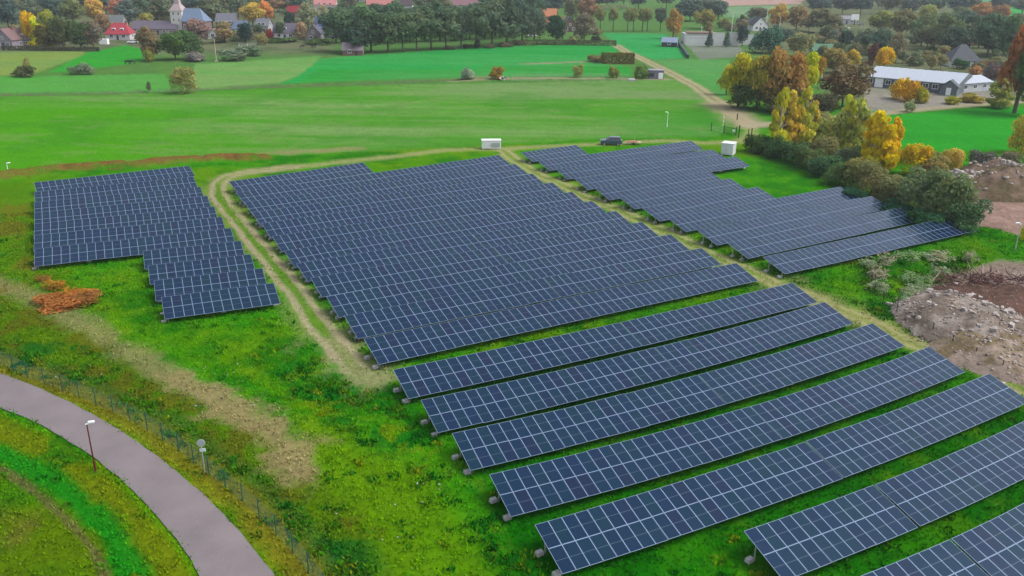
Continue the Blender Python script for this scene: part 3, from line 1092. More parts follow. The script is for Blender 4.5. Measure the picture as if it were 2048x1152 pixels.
def house(px, py, w, d, eh, rh, yaw, wall, roof, label, name='house', cat='house', chimney=1, hip=0.0, nwin=3, group=None, door=True, ridge='x', dorm=0, over=.35, storeys=1):
    """gabled house; px,py is the foot of the front wall's middle; ridge runs along the front"""
    p = G(px, py)
    t = thing(name, label, cat, (p[0], p[1], 0), math.radians(yaw), group)
    mw, mr = cmat('house_wall', wall), cmat('roof_tiles', roof, k=1.1)
    b = MB()
    w2 = w / 2
    if ridge == 'x':
        b.quad([(-w2, 0, -.2), (w2, 0, -.2), (w2, 0, eh), (-w2, 0, eh)])
        b.quad([(w2, d, -.2), (-w2, d, -.2), (-w2, d, eh), (w2, d, eh)])
        if hip:
            b.quad([(w2, 0, -.2), (w2, d, -.2), (w2, d, eh), (w2, 0, eh)])
            b.quad([(-w2, d, -.2), (-w2, 0, -.2), (-w2, 0, eh), (-w2, d, eh)])
        else:
            b.quad([(w2, 0, -.2), (w2, d, -.2), (w2, d, eh), (w2, d / 2, eh + rh - .05), (w2, 0, eh)])
            b.quad([(-w2, d, -.2), (-w2, 0, -.2), (-w2, 0, eh), (-w2, d / 2, eh + rh - .05), (-w2, d, eh)])
        b.build('wall', mw, t)
        r = MB()
        th = .22
        e = over
        sl = rh / (d / 2)
        hx = hip
        y0, y1, z0 = -e, d + e, eh - e * sl
        zt = eh + rh
        A, B_, C_, D_ = (-w2 - e, y0, z0), (w2 + e, y0, z0), (w2 + e - hx, d / 2, zt), (-w2 - e + hx, d / 2, zt)
        E_, F_ = (w2 + e, y1, z0), (-w2 - e, y1, z0)
        up = lambda q: (q[0], q[1], q[2] + th)
        for face in ((A, B_, C_, D_), (E_, F_, D_, C_)):
            r.quad([up(q) for q in face])
            r.quad(list(face)[::-1])
        if hip:
            r.quad([up(B_), up(E_), up(C_)])
            r.quad([up(F_), up(A), up(D_)])
        else:
            for q in ((B_, C_), (C_, E_), (A, D_), (D_, F_)):
                r.quad([q[0], q[1], up(q[1]), up(q[0])])
        r.quad([A, B_, up(B_), up(A)])
        r.quad([E_, F_, up(F_), up(E_)])
        ro_ = r.build('roof', mr, t)
    else:
        b.quad([(-w2, 0, -.2), (w2, 0, -.2), (w2, 0, eh), (0, 0, eh + rh - .05), (-w2, 0, eh)])
        b.quad([(w2, d, -.2), (-w2, d, -.2), (-w2, d, eh), (0, d, eh + rh - .05), (w2, d, eh)])
        b.quad([(w2, 0, -.2), (w2, d, -.2), (w2, d, eh), (w2, 0, eh)])
        b.quad([(-w2, d, -.2), (-w2, 0, -.2), (-w2, 0, eh), (-w2, d, eh)])
        b.build('wall', mw, t)
        r = MB()
        th, e = .22, over
        sl = rh / w2
        prof = [(-w2 - e, eh - e * sl), (0, eh + rh), (w2 + e, eh - e * sl), (w2 + e, eh - e * sl + th), (0, eh + rh + th), (-w2 - e, eh - e * sl + th)]
        for a0, a1 in ((0, 1), (1, 2)):
            pr = [prof[a0], prof[a1], prof[5 - a1], prof[5 - a0]]
            r.prism(pr, -e, d + e)
        ro_ = r.build('roof', mr, t)
    if chimney:
        for q in range(chimney):
            cx = (w2 * (.55 if q == 0 else -.6), d / 2 + .3) if ridge == 'x' else (.5, d * .6)
            MB().box((cx[0], cx[1], eh + rh + .25), (.8, .7, 1.5)).build('chimney', cmat('chimney_brick', (130, 96, 84)), ro_)
    ww = min(1.5, w / (nwin + 1) * .7) if nwin else 1
    for st in range(storeys):
        z = 1.0 + st * 2.8
        for i in range(nwin):
            x = -w2 + w * (i + 1) / (nwin + 1)
            if door and st == 0 and i == nwin // 2:
                do = MB().box((x, -.02, 1.05), (1.0, .12, 2.1)).build('door', cmat('painted_door', (60, 66, 70)), t)
                MB().box((x + .38, -.1, 1.05), (.08, .08, .2)).build('handle', M_GALV, do)
                continue
            window(t, x, -.03, z, ww, 1.35, 0)
        for sgn, ax in ((1, 1), (-1, 3)):
            window(t, sgn * (w2 + .03), d * .5, z, min(1.4, d * .25), 1.35, ax)
    if ridge == 'y' and rh > 2.2:
        window(t, 0, -.03, eh + .2, .9, 1.1, 0)
    for q in range(dorm):
        x = -w2 + w * (q + 1) / (dorm + 1)
        yb = d * .16
        zb = eh + rh * .3
        dm = MB().box((x, yb + .7, zb + .35), (1.5, 1.6, 1.5)).build('dormer', M_WHITE, t)
        MB().box((x, yb - .12, zb + .35), (1.1, .06, .9)).build('pane', M_GLASS, dm)
    return t


def S(px, py):
    return ppm(px, py)


def hpx(px, py, wp, hp):
    s = S(px, py)
    return wp / s, hp / s


# village along the top left
house(8, 96, 9, 9, 3.4, 4.2, -14, (150, 140, 150), (142, 112, 112), 'house with brownish pink gable roof cut by the left edge', chimney=1, ridge='y')
house(44, 94, 9.5, 8, 3.0, 4.0, 8, (112, 108, 118), (108, 118, 128), 'grey roofed house with bright roof window strip near left edge', dorm=1)
house(236, 80, 11, 8.5, 2.8, 4.4, 4, (205, 200, 202), (184, 66, 80), 'house with bright red hipped roof left of the church', hip=3.2, dorm=2)
house(222, 62, 12, 8, 3.4, 4.2, 0, (150, 150, 150), (122, 130, 130), 'grey roofed house behind the bright red roof', nwin=3)
house(310, 70, 22, 8, 3.0, 3.4, 3, (168, 150, 152), (116, 108, 124), 'long low house with purple grey roof between red roof and church', nwin=6, chimney=2)
house(452, 62, 10, 8, 4.6, 4.0, 2, (120, 104, 100), (126, 128, 140), 'tall brick house with grey roof right of the church', storeys=2)
house(478, 70, 7, 7, 3.0, 3.6, -10, (150, 155, 165), (120, 136, 158), 'small house with blue grey roof behind dark shrub', nwin=2)
house(426, 78, 4.5, 5, 2.4, 2.0, 0, (226, 226, 228), (150, 120, 118), 'tiny white gabled outbuilding below the church', nwin=1, chimney=0, ridge='y', door=False, name='outbuilding', cat='outbuilding')
house(524, 66, 7, 7, 3.6, 3.2, -6, (170, 170, 170), (130, 134, 142), 'pale grey house under the orange tree', nwin=2, storeys=2)
house(570, 78, 11, 8, 3.0, 4.0, 3, (222, 220, 222), (112, 106, 124), 'white walled house with purple grey roof and dormer', dorm=1)
house(627, 82, 7, 8, 3.4, 3.8, 0, (140, 130, 132), (100, 102, 116), 'narrow grey house beside the blue roofed house', ridge='y', nwin=2)
house(652, 76, 10.5, 9, 4.6, 4.8, 4, (128, 132, 150), (74, 92, 138), 'large house with dark blue roof left of tree belt', storeys=2, dorm=1)
house(588, 34, 9, 8, 3, 3.6, 0, (150, 120, 118), (156, 30, 44), 'distant house with crimson roof among trees')
house(650, 20, 16, 9, 4, 5, 2, (210, 190, 188), (222, 148, 146), 'distant house with salmon pink roof', storeys=2)
house(760, 20, 20, 10, 4, 5.5, 0, (150, 140, 140), (212, 136, 130), 'distant wide house with pink red roof above tree belt', nwin=5)
house(812, 22, 9, 8, 4, 4.5, 0, (190, 186, 190), (92, 72, 84), 'distant house with dark plum roof above tree belt')
house(938, 20, 30, 9, 3.4, 4, 1, (214, 206, 208), (150, 110, 118), 'distant long white house with dull red roof', nwin=7)
house(716, 4, 14, 9, 4, 4, 0, (190, 180, 178), (170, 120, 112), 'far house with brick red roof at the top edge')
house(1098, 42, 9, 8, 3, 4.4, -8, (150, 110, 90), (216, 140, 98), 'cottage with orange roof behind dark conifer')
house(1140, 64, 8, 9, 3.2, 4.6, 8, (120, 96, 84), (94, 96, 110), 'brick cottage with dark slate roof among trees', ridge='y')
house(1520, 62, 9, 8, 3.2, 4.4, 8, (236, 238, 240), (70, 78, 92), 'white gabled house with dark roof behind the walled garden', ridge='y')
house(1492, 58, 9, 7, 2.6, 3.2, 0, (150, 152, 158), (70, 74, 86), 'dark roofed wing beside the white gabled house', nwin=2, chimney=0)
house(1930, 134, 11.5, 11, 2.4, 5.6, -6, (226, 226, 228), (92, 98, 106), 'white bungalow with big dark grey hipped roof on the right', hip=5.2, nwin=4)
house(1688, 48, 16, 7, 3, 2.0, 0, (180, 180, 184), (150, 152, 158), 'pale flat hall behind the parking lot', nwin=4, chimney=0, name='hall', cat='hall')
house(706, 111, 8.2, 5, 2.2, 2.6, 6, (136, 96, 92), (148, 134, 142), 'small reddish brick field hut with mottled grey roof', nwin=2, chimney=0, name='field_hut', cat='hut')
house(1646, 112, 9, 7, 2.2, 2.4, -6, (90, 110, 96), (96, 146, 116), 'green roofed shed among the autumn trees', nwin=2, chimney=0, name='shed', cat='shed')

# church
p = G(372, 70)
ch = thing('church', 'white village church with square tower, spire and blue grey nave roof', 'church', (p[0], p[1], 0), math.radians(-6))
s = S(372, 70)
tw = 24 / s
CHW = cmat('church_plaster', (226, 224, 218))
CHR = cmat('slate_roof', (112, 130, 156))
hT = 46 / s
tx = -16 / s
MB().box((tx, tw / 2, hT / 2), (tw, tw, hT)).build('tower', CHW, ch)
sp = MB()
for q in range(4):
    a = [(tx - tw * .56, -tw * .06), (tx + tw * .56, -tw * .06), (tx + tw * .56, tw * 1.06), (tx - tw * .56, tw * 1.06)]
    (x0, y0), (x1, y1) = a[q], a[(q + 1) % 4]
    k0 = lambda x, y, f_: (tx + (x - tx) * f_, tw / 2 + (y - tw / 2) * f_)
    m0, m1 = k0(x0, y0, .42), k0(x1, y1, .42)
    sp.quad([(x0, y0, hT), (x1, y1, hT), (m1[0], m1[1], hT + 3), (m0[0], m0[1], hT + 3)])
    sp.quad([(m0[0], m0[1], hT + 3), (m1[0], m1[1], hT + 3), (tx, tw / 2, hT + 12)])
sp.build('spire', cmat('spire_roof', (176, 160, 160)), ch)
nw_, nd = 46 / s, 9.0
x0 = tx + tw / 2
nv = MB()
nv.box((x0 + nw_ / 2, tw * .55, 3.3), (nw_ - .1, nd, 6.8))
nv.build('nave_wall', cmat('church_brick', (132, 108, 106)), ch)
rf = MB()
yc = tw * .55
ez, rz_ = 6.6, 6.6 + 24 / s
h_ = nd / 2 + .5
rf.quad([(x0, yc - h_, ez), (x0 + nw_ + .4, yc - h_, ez), (x0 + nw_ - 3.2, yc, rz_), (x0, yc, rz_)])
rf.quad([(x0 + nw_ + .4, yc + h_, ez), (x0, yc + h_, ez), (x0, yc, rz_), (x0 + nw_ - 3.2, yc, rz_)])
rf.quad([(x0 + nw_ + .4, yc - h_, ez), (x0 + nw_ + .4, yc + h_, ez), (x0 + nw_ - 3.2, yc, rz_)])
rf.quad([(x0, yc + h_, ez), (x0, yc - h_, ez), (x0, yc, rz_)])
rf.build('nave_roof', CHR, ch)
for dx in (-.22, .22):
    for z in (hT * .55, hT * .8):
        window(ch, tx + dx * tw, -.04, z, .9, 1.7, 0)
for q in range(4):
    window(ch, x0 + nw_ * (q + .6) / 4.4, yc - nd / 2 - .03, 2.6, 1.1, 2.6, 0)

# long hall with the white corrugated roof
p0, p1 = G(1728, 172), G(1915, 190)
dv = p1 - p0
Lh = float(np.hypot(dv[0], dv[1]))
yaw = math.atan2(dv[1], dv[0])
hall = thing('long_barn', 'long low barn with white corrugated roof and dark windowed wall', 'barn', (p0[0], p0[1], 0), yaw)
WR = cmat('white_roof_sheet', (206, 216, 230), .5, .06, 1.0)
WD = cmat('grey_cladding', (96, 106, 112))
Dh = 21.0
b = MB()
b.box((Lh / 2, Dh / 2, 1.6), (Lh, Dh, 3.4))
b.build('wall', WD, hall)
ns = int(Lh / 1.2)
rf = MB()
for i in range(ns):
    xa, xb = Lh * i / ns - .1, Lh * (i + 1) / ns - .1
    z = .06 if i % 2 else 0
    for ya, za, yb, zb in ((-.5, 3.2, Dh / 2, 5.6), (Dh / 2, 5.6, Dh + .5, 3.2)):
        rf.quad([(xa, ya, za + z), (xb, ya, za + z), (xb, yb, zb + z), (xa, yb, zb + z)])
        rf.quad([(xb, ya, za + z), (xb, ya, za - .2), (xb, yb, zb - .2), (xb, yb, zb + z)])
rf.quad([(-.1, -.5, 3.0), (Lh - .1, -.5, 3.0), (Lh - .1, -.5, 3.26), (-.1, -.5, 3.26)])
rf.build('roof', WR, hall)
gb = MB()
for xg in (-.06, Lh - .04):
    gb.quad([(xg, 0, 3.2), (xg, Dh, 3.2), (xg, Dh / 2, 5.5)])
gb.build('gable', WD, hall)
for i in range(9):
    if i == 1:
        d_ = MB().box((Lh * (i + .6) / 10, -.05, 1.55), (2.6, .16, 3.0)).build('door', M_WHITE, hall)
        MB().box((Lh * (i + .6) / 10 + 1.0, -.17, 1.4), (.1, .1, .4)).build('handle', M_DARK, d_)
    else:
        window(hall, Lh * (i + .6) / 10, -.04, 1.2, 1.7, 1.4, 0)
pc = MB()
xp = Lh * .93
pc.prism([(xp - 2.4, 0), (xp + 2.4, 0), (xp + 2.4, 2.6), (xp, 4.4), (xp - 2.4, 2.6)], -3.6, -.02)
pb = pc.build('porch', cmat('porch_cladding', (106, 118, 124)), hall)
MB().prism([(xp - 2.8, 2.4), (xp, 4.5), (xp + 2.8, 2.4), (xp + 2.8, 2.6), (xp, 4.75), (xp - 2.8, 2.6)], -3.8, -.55).build('porch_roof', cmat('porch_roofing', (84, 94, 100)), pb)
MB().box((xp, -3.64, 1.2), (1.4, .1, 2.3)).build('porch_door', M_WHITE, pb)
p2, p3 = G(1910, 186), G(1974, 181)
yaw2 = math.atan2(p3[1] - p2[1], p3[0] - p2[0])
L2 = float(np.hypot(*(p3 - p2)[:2]))
an = thing('barn_annex', 'white roofed annex at the right end of the long barn', 'barn', (p2[0] + 1.2, p2[1] + .5, 0), yaw2)
MB().box((L2 / 2, 4.5, 1.4), (L2, 9, 2.9)).build('wall', cmat('annex_wall', (186, 192, 198)), an)
rf = MB()
for ya, za, yb, zb in ((-.5, 2.8, 4.5, 4.4), (4.5, 4.4, 9.5, 2.8)):
    rf.quad([(-.4, ya, za), (L2 + .4, ya, za), (L2 + .4, yb, zb), (-.4, yb, zb)])
    rf.quad([(-.4, ya, za - .18), (-.4, yb, zb - .18), (L2 + .4, yb, zb - .18), (L2 + .4, ya, za - .18)])
rf.quad([(-.4, -.5, 2.62), (L2 + .4, -.5, 2.62), (L2 + .4, -.5, 2.8), (-.4, -.5, 2.8)])
rf.build('roof', WR, an)
for i in range(3):
    window(an, L2 * (i + .7) / 3.4, -.04, 1.0, 1.6, 1.2, 0)

# walled cemetery and low chapel
p = G(1400, 90)
s = S(1400, 90)
cp = thing('low_chapel', 'low pale building with brown flat roof by the clipped conifers', 'building', (G(1398, 88)[0], G(1398, 88)[1], 0), 0)
MB().box((0, 4, 2.4), (62 / s, 8, 5)).build('wall', cmat('pale_render', (196, 192, 190), k=1.7), cp)
MB().box((4 / s, 4, 5.1), (58 / s, 8.6, .5)).build('roof', cmat('brown_roof', (128, 100, 86)), cp)
for i in range(4):
    window(cp, (-22 + i * 15) / s, -.04, 1.2, 1.2, 1.8, 0)
for (xa, xb, yb_, hh_, lb) in ((1372, 1412, 92, 17, 'pale grey garden wall left of the clipped conifers'), (1425, 1448, 92, 24, 'tall grey white wall between two clipped conifers'), (1458, 1476, 92, 24, 'white wall panel right of the middle clipped conifer'), (1478, 1506, 90, 20, 'white wall behind the right clipped conifer')):
    a, b2 = G(xa, yb_), G(xb, yb_)
    m_ = MB().box((0, 0, hh_ / s / 2), (float(b2[0] - a[0]), .5, hh_ / s))
    m_.box((0, 0, hh_ / s + .08), (float(b2[0] - a[0]) + .2, .7, .16))
    tag(m_.build('garden_wall', cmat('wall_render', (206, 208, 206), k=1.7), None, ((a[0] + b2[0]) / 2, (a[1] + b2[1]) / 2 + 1.5, 0)), lb, 'wall')
for (x, y, hp, lb) in ((1463, 64, 36, 'left white flagpole in front of the trees'), (1531, 62, 42, 'tall white flagpole right of the white gabled house'), (1402, 74, 20, 'short white pole in front of the low chapel'), (1558, 62, 28, 'white pole behind the dark hedge'), (1545, 66, 16, 'short white pole beside the dark hedge'), (1643, 156, 36, 'thin pale lamp post among autumn trees')):
    g = G(x, y)
    h = hp / S(x, y)
    b = MB().tube((0, 0, -.2), (0, 0, h), .16, .11, 8)
    b.box((0, 0, h), (.3, .3, .25))
    tag(b.build('flagpole' if 'flag' in lb else 'pole', M_WHITE, None, tuple(g)), lb, 'pole')

# billboard, parked cars by the hall
g = G(1708, 50)
s = S(1708, 50)
bb = thing('billboard', 'small white billboard on a dark post above the parking lot', 'billboard', tuple(g))
MB().box((0, 0, 1.8), (.5, .5, 4.0)).build('post', M_DARK, bb)
MB().box((0, 0, 4.8), (15 / s, .5, 11 / s)).build('board', M_WHITE, bb)

# dark shed with white roof and the sloping dark ditch edge
house(1338, 94, 7, 5, 2.2, 1.8, -16, (66, 70, 78), (150, 168, 196), 'dark shed with pale blue roof panels in the bright field', nwin=1, chimney=0, name='shed', cat='shed', door=False)
a, b2 = G(1355, 90), G(1376, 117)
pts = [G(1354 + 22 * u, 84 + 33 * u + 6 * u * u * 0) for u in np.linspace(0, 1, 8)]
b = MB()
for q, r_ in zip(pts[:-1], pts[1:]):
    c_ = (q + r_) / 2
    L_ = float(np.hypot(*(r_ - q)[:2]))
    b.box((c_[0], c_[1], .7), (L_ + .1, .9, 1.5), rz=math.atan2(r_[1] - q[1], r_[0] - q[0]))
tag(b.build('windbreak', cmat('dark_netting', (58, 76, 84)), None), 'low dark netting windbreak running from the blue roofed shed', 'windbreak')

# grey container shed at the end of the farm strip
g = G(1312, 158)
s = S(1312, 158)
cs = thing('container_shed', 'grey purple container shed beside the farm lane', 'shed', tuple(g), math.radians(-4))
MB().box((0, 1.8, 1.4), (30 / s, 3.4, 2.8)).build('body', cmat('container_paint', (132, 122, 140)), cs)
MB().box((0, 1.8, 2.86), (31 / s, 3.8, .16)).build('roof', cmat('container_roof', (150, 146, 160)), cs)
MB().box((9 / s, .06, 1.1), (9 / s, .14, 2.0)).build('door', M_WHITE, cs)
MB().box((-9 / s, .06, 1.3), (1.6, .14, 1.2)).build('window', M_GLASS, cs)
g = G(1264, 163)
pd = MB().box((0, 1.2, .25), (2.2, 2.4, .9))
tag(pd.build('concrete_block', M_CONC, None, tuple(g)), 'pale concrete block at the end of the farm strip', 'block')
# two rail fences along the strip
def rail_fence(pts, label, hpost=1.1, sp=3.0, mat=None, cat='fence', rails=(.55, .95), name='rail_fence'):
    P = [np.array(q) for q in pts]
    t = thing(name, label, cat, (P[0][0], P[0][1], 0))
    o = P[0]
    mat = mat or M_WOOD
    pm = MB().box((0, 0, hpost / 2 - .1), (.16, .16, hpost + .2)).mesh('post', [mat])
    for a, b_ in zip(P[:-1], P[1:]):
        L_ = np.linalg.norm((b_ - a)[:2])
        n = max(1, int(round(L_ / sp)))
        for i in range(n):
            q = a + (b_ - a) * i / n
            r_ = a + (b_ - a) * (i + 1) / n
            obj_of('post', pm, t, (q[0] - o[0], q[1] - o[1], 0))
            for z in rails:
                m_ = MB().tube((q[0] - o[0], q[1] - o[1], z), (r_[0] - o[0], r_[1] - o[1], z), .035, .035, 4)
                m_.build('rail', mat, t)
    return t


rail_fence([G(1024, 165), G(1100, 164), G(1180, 164), G(1258, 164)], 'pale rail fence along the near side of the farm strip', mat=cmat('pale_wood', (176, 172, 150)))
rail_fence([G(1024, 156), G(1100, 154), G(1180, 154), G(1258, 154)], 'pale rail fence along the far side of the farm strip', mat=cmat('pale_wood', (176, 172, 150)))


# ------------------------------------------------------------------ vehicles
def car(px, py, yaw, paint, label, L=4.5, H=1.6, Wd=1.8, cat='car', group=None):
    g = G(px, py)
    t = thing('parked_car', label, cat, tuple(g), math.radians(yaw), group)
    mp = plain('car_paint', paint, .3, .05, spec=.6)
    k, hk = L / 4.5, H / 1.6
    prof = [(-2.2, .35), (2.2, .35), (2.25, .6), (2.2, .95), (1.15, 1.05), (-2.0, 1.08), (-2.25, .95), (-2.28, .6)]
    b = MB()
    b.prism([(x * k, z * hk) for x, z in prof], -Wd / 2, Wd / 2)
    bo = b.build('body', mp, t)
    md = bo.modifiers.new('bevel', 'BEVEL')
    md.width, md.segments = .1, 2
    c = MB()
    low = [(1.15, 1.0), (-2.05, 1.02)]
    top = [(.35, 1.56), (-1.75, 1.58)]
    w0, w1 = Wd / 2 - .08, Wd / 2 - .26
    v = [(x * k, s_ * w0, z * hk) for x, z in low for s_ in (-1, 1)] + [(x * k, s_ * w1, z * hk) for x, z in top for s_ in (-1, 1)]
    c.quad([v[4], v[6], v[7], v[5]], 0)
    ca = c
    ca.build('roof', mp, t)
    gl = MB()
    gl.quad([v[0], v[1], v[5], v[4]])
    gl.build('windscreen', M_GLASS, t)
    gl = MB()
    gl.quad([v[2], v[6], v[7], v[3]])
    gl.build('rear_window', M_GLASS, t)
    for s_, q in ((-1, (0, 4, 6, 2)), (1, (1, 3, 7, 5))):
        gl = MB()
        gl.quad([v[i] for i in q])
        sw = gl.build('side_window', M_GLASS, t)
        pl = MB()
        pl.box((-.35 * k, s_ * (Wd / 2 - .16), 1.3 * hk), (.12, .1, .52))
        pl.build('pillar', mp, sw)
    for x in (1.4, -1.4):
        for s_ in (-1, 1):
            wh = MB().tube((x * k, s_ * (Wd / 2 - .2), .34), (x * k, s_ * (Wd / 2 + .02), .34), .34, .34, 14).build('wheel', M_TYRE, t)
            MB().tube((x * k, s_ * (Wd / 2), .34), (x * k, s_ * (Wd / 2 + .035), .34), .21, .2, 10).build('rim', M_GALV, wh)
    for s_ in (-1, 1):
        MB().box((2.2 * k, s_ * (Wd / 2 - .32), .78 * hk), (.12, .4, .16)).build('headlight', M_WHITE, t)
        MB().box((-2.24 * k, s_ * (Wd / 2 - .3), .85 * hk), (.1, .3, .18)).build('tail_light', cmat('tail_lamp', (170, 20, 20)), t)
    return t


car(1222, 290, 176, (.035, .06, .09), 'dark blue grey estate car on the track behind the panels', L=4.7, H=1.9, Wd=1.95)
car(266, 87, 178, (.7, .71, .72), 'white car parked below the red roofed house', L=4.6)
car(1064, 74, 175, (.7, .71, .73), 'white car under dark trees right of the belt', L=4.4)
car(1692, 58, 20, (.6, .62, .66), 'silver car on the pale parking lot below the billboard', L=4.4)
car(1722, 50, 160, (.25, .27, .3), 'grey car right of the billboard on the parking lot', L=4.4)
# low trailer with tan load
g = G(1266, 289)
tr = thing('flat_trailer', 'low flat trailer with orange brown timber behind the estate car', 'trailer', tuple(g), math.radians(4))
MB().box((0, 0, .55), (3.6, 1.7, .12)).build('bed', cmat('trailer_bed', (188, 166, 140)), tr)
for i in range(5):
    MB().box((-.3 + rng.uniform(-.2, .2), -.6 + .3 * i, .70), (2.2, .24, .16)).build('plank', cmat('timber', (176, 128, 104)), tr)
for s_ in (-1, 1):
    MB().tube((0, s_ * .72, .3), (0, s_ * .88, .3), .3, .3, 12).build('wheel', M_TYRE, tr)
MB().tube((-1.8, 0, .5), (-2.7, 0, .45), .05, .04, 6).build('drawbar', M_GALV, tr)
MB().tube((.3, 0, .6), (.3, 0, 1.7), .05, .05, 6).build('stake', cmat('pale_wood', (176, 172, 150)), tr)


def cabinet(px, py, w, d, h, yaw, label, vent=True):
    g = G(px, py)
    t = thing('transformer_cabinet', label, 'cabinet', tuple(g), math.radians(yaw))
    b = MB().box((0, d / 2, h / 2 + .12), (w, d, h))
    o = b.build('body', cmat('white_cabinet', (236, 238, 240), .5, .05), t)
    md = o.modifiers.new('bevel', 'BEVEL')
    md.width, md.segments = .06, 2
    MB().box((0, d / 2, h + .2), (w + .16, d + .16, .14)).build('roof', cmat('cabinet_roof', (240, 242, 244), .5, .05), t)
    if vent:
        v = MB()
        for i in range(7):
            v.box((w * .22, -.03, h * (.3 + .08 * i)), (w * .46, .05, h * .05))
        v.build('vent', cmat('vent_louvre', (170, 178, 176)), t)
    dr = MB().box((-w * .22, -.02, h * .52 + .1), (w * .36, .05, h * .8)).build('door', cmat('cabinet_door', (228, 230, 232), .5, .04), t)
    MB().box((-w * .08, -.06, h * .5), (.06, .06, .3)).build('handle', M_DARK, dr)
    ft = MB()
    for sx in (-.4, .4):
        MB().box((w * sx, d / 2, .05), (.3, d * .9, .3)).build('foot', M_CONC, t)
    return t


cabinet(983, 299, 37 / 9.2, 1.6, 1.7, 6, 'white cabinet with grey vent standing left of the track junction')
cabinet(1453, 311, 24 / 9.6, 2.5, 2.3, -28, 'white box cabinet standing at the far right of the panels', vent=False)


# ------------------------------------------------------------------ lamp posts, signs, gate
def lamp(px, py, hp, label, mat, head=(.6, .28), lean=0.0, hmat=None, yaw=0.0):
    g = G(px, py)
    h = hp / (S(px, py) * math.cos(math.atan2(CAM_H, float(np.hypot(g[0], g[1])))))
    t = thing('lamp_post', label, 'lamp post', tuple(g), yaw)
    b = MB().tube((0, 0, -.2), (0, 0, .9), .085, .085, 10).tube((0, 0, .9), (0, 0, h), .06, .045, 10)
    b.build('pole', mat, t)
    hd = MB().tube((-.08, 0, h - .02), (head[0], 0, h + .12), .06, .05, 8).box((head[0] * .75, 0, h + .14), (head[0], head[1], .12))
    hd.build('lamp_head', hmat or M_WHITE, t)
    return t


lamp(191, 941, 92, 'dark red lamp post with white head on the inside of the road bend', M_REDPOLE, (.45, .2), yaw=.3)
lamp(17, 346, 19, 'short pale lamp post at the far left of the array', M_WHITE, (.5, .3))
lamp(1334, 254, 28, 'white lamp post in the meadow behind the right block', M_WHITE, (.5, .3), yaw=2.6)
lamp(2030, 500, 52, 'pale lamp post at the right edge beside the soil yard', M_GALV, (.6, .3), yaw=3.0)
g = G(410, 947)
sg = thing('round_sign', 'round white sign with small plate on a thin pale post by the road', 'sign', tuple(g), math.radians(8))
hs_ = 2.75
MB().tube((0, 0, -.2), (0, 0, hs_ - .3), .04, .04, 8).build('post', M_GALV, sg)
MB().tube((0, -.03, hs_), (0, .03, hs_), .32, .32, 24).build('disc', cmat('sign_face', (196, 204, 208), k=1), sg)
MB().box((.06, -.01, hs_ - .62), (.46, .05, .26)).build('plate', cmat('pale_plate', (206, 222, 226)), sg)

# entrance gate
g = G(1446, 252)
bm = thing('striped_post', 'yellow and white striped post at the field entrance', 'post', tuple(g))
YL = cmat('yellow_paint', (232, 214, 60))
for i in range(6):
    MB().tube((0, 0, i * .5 - .05), (0, 0, i * .5 + .45), .09, .09, 8).build('band', YL if i % 2 else M_WHITE, bm)
g0, g1 = G(1422, 262), G(1496, 276)
gt = thing('entrance_gate', 'dark metal entrance gate with white notice plate', 'gate', tuple(g0), math.atan2(g1[1] - g0[1], g1[0] - g0[0]))
Lg = float(np.hypot(*(g1 - g0)[:2]))
for x in (0, Lg * .35, Lg * .68, Lg):
    MB().box((x, 0, 1.0), (.14, .14, 2.2)).build('post', M_DARK, gt)
for x0_, x1_ in ((Lg * .35, Lg * .68),):
    for i in range(12):
        MB().box((x0_ + (x1_ - x0_) * (i + .5) / 12, 0, .9), (.05, .05, 1.5)).build('bar', M_DARK, gt)
    for z in (.2, 1.65):
        MB().box(((x0_ + x1_) / 2, 0, z), (x1_ - x0_ - .15, .07, .08)).build('rail', M_DARK, gt)
MB().box((Lg * .62, -.1, 1.1), (.8, .04, .55)).build('notice_plate', M_WHITE, gt)
for z in (.5, 1.0):
    MB().box((Lg * .175, 0, z), (Lg * .35 - .15, .06, .1)).build('rail', cmat('pale_wood', (176, 172, 150)), gt)
for (x, y, hp, lb) in ((1477, 275, 24, 'black post left of the dirt lane entrance'), (1502, 279, 22, 'black post right of the dirt lane entrance'), (1474, 240, 12, 'small dark post beside the lane junction')):
    g = G(x, y)
    b = MB().box((0, 0, hp / S(x, y) / 2), (.2, .2, hp / S(x, y)))
    b.box((0, 0, hp / S(x, y) + .05), (.26, .26, .08))
    tag(b.build('gate_post', M_DARK, None, tuple(g)), lb, 'post')


# ------------------------------------------------------------------ fences
def mesh_fence(pts, label, h, sp, mat, wires_v, wires_h, rw, pw=.07):
    P = smooth_line([tuple(q[:2]) for q in pts], 400)
    s_ = np.concatenate([[0], np.cumsum(np.linalg.norm(np.diff(P, axis=0), axis=1))])
    n = int(s_[-1] / sp)
    t = thing('wire_fence', label, 'fence', (P[0][0], P[0][1], 0))
    o = P[0]
    Q = np.stack([np.interp(np.linspace(0, s_[-1], n + 1), s_, P[:, k]) for k in (0, 1)], 1) - o
    pm = MB().box((0, 0, h / 2 - .1), (pw, pw, h + .3)).mesh('post', [mat])
    for i in range(n + 1):
        obj_of('post', pm, t, (Q[i][0], Q[i][1], 0))
    for i in range(n):
        a, b_ = Q[i], Q[i + 1]
        m_ = MB()
        for j in range(wires_v):
            q = a + (b_ - a) * (j + .5) / wires_v
            m_.box((q[0], q[1], h / 2), (rw, rw, h - .1))
        for j in range(wires_h):
            z = .08 + (h - .14) * j / max(1, wires_h - 1)
            m_.tube((a[0], a[1], z), (b_[0], b_[1], z), rw * .8, rw * .8, 4, caps=False)
        m_.build('wire_panel', mat, t)
    return t


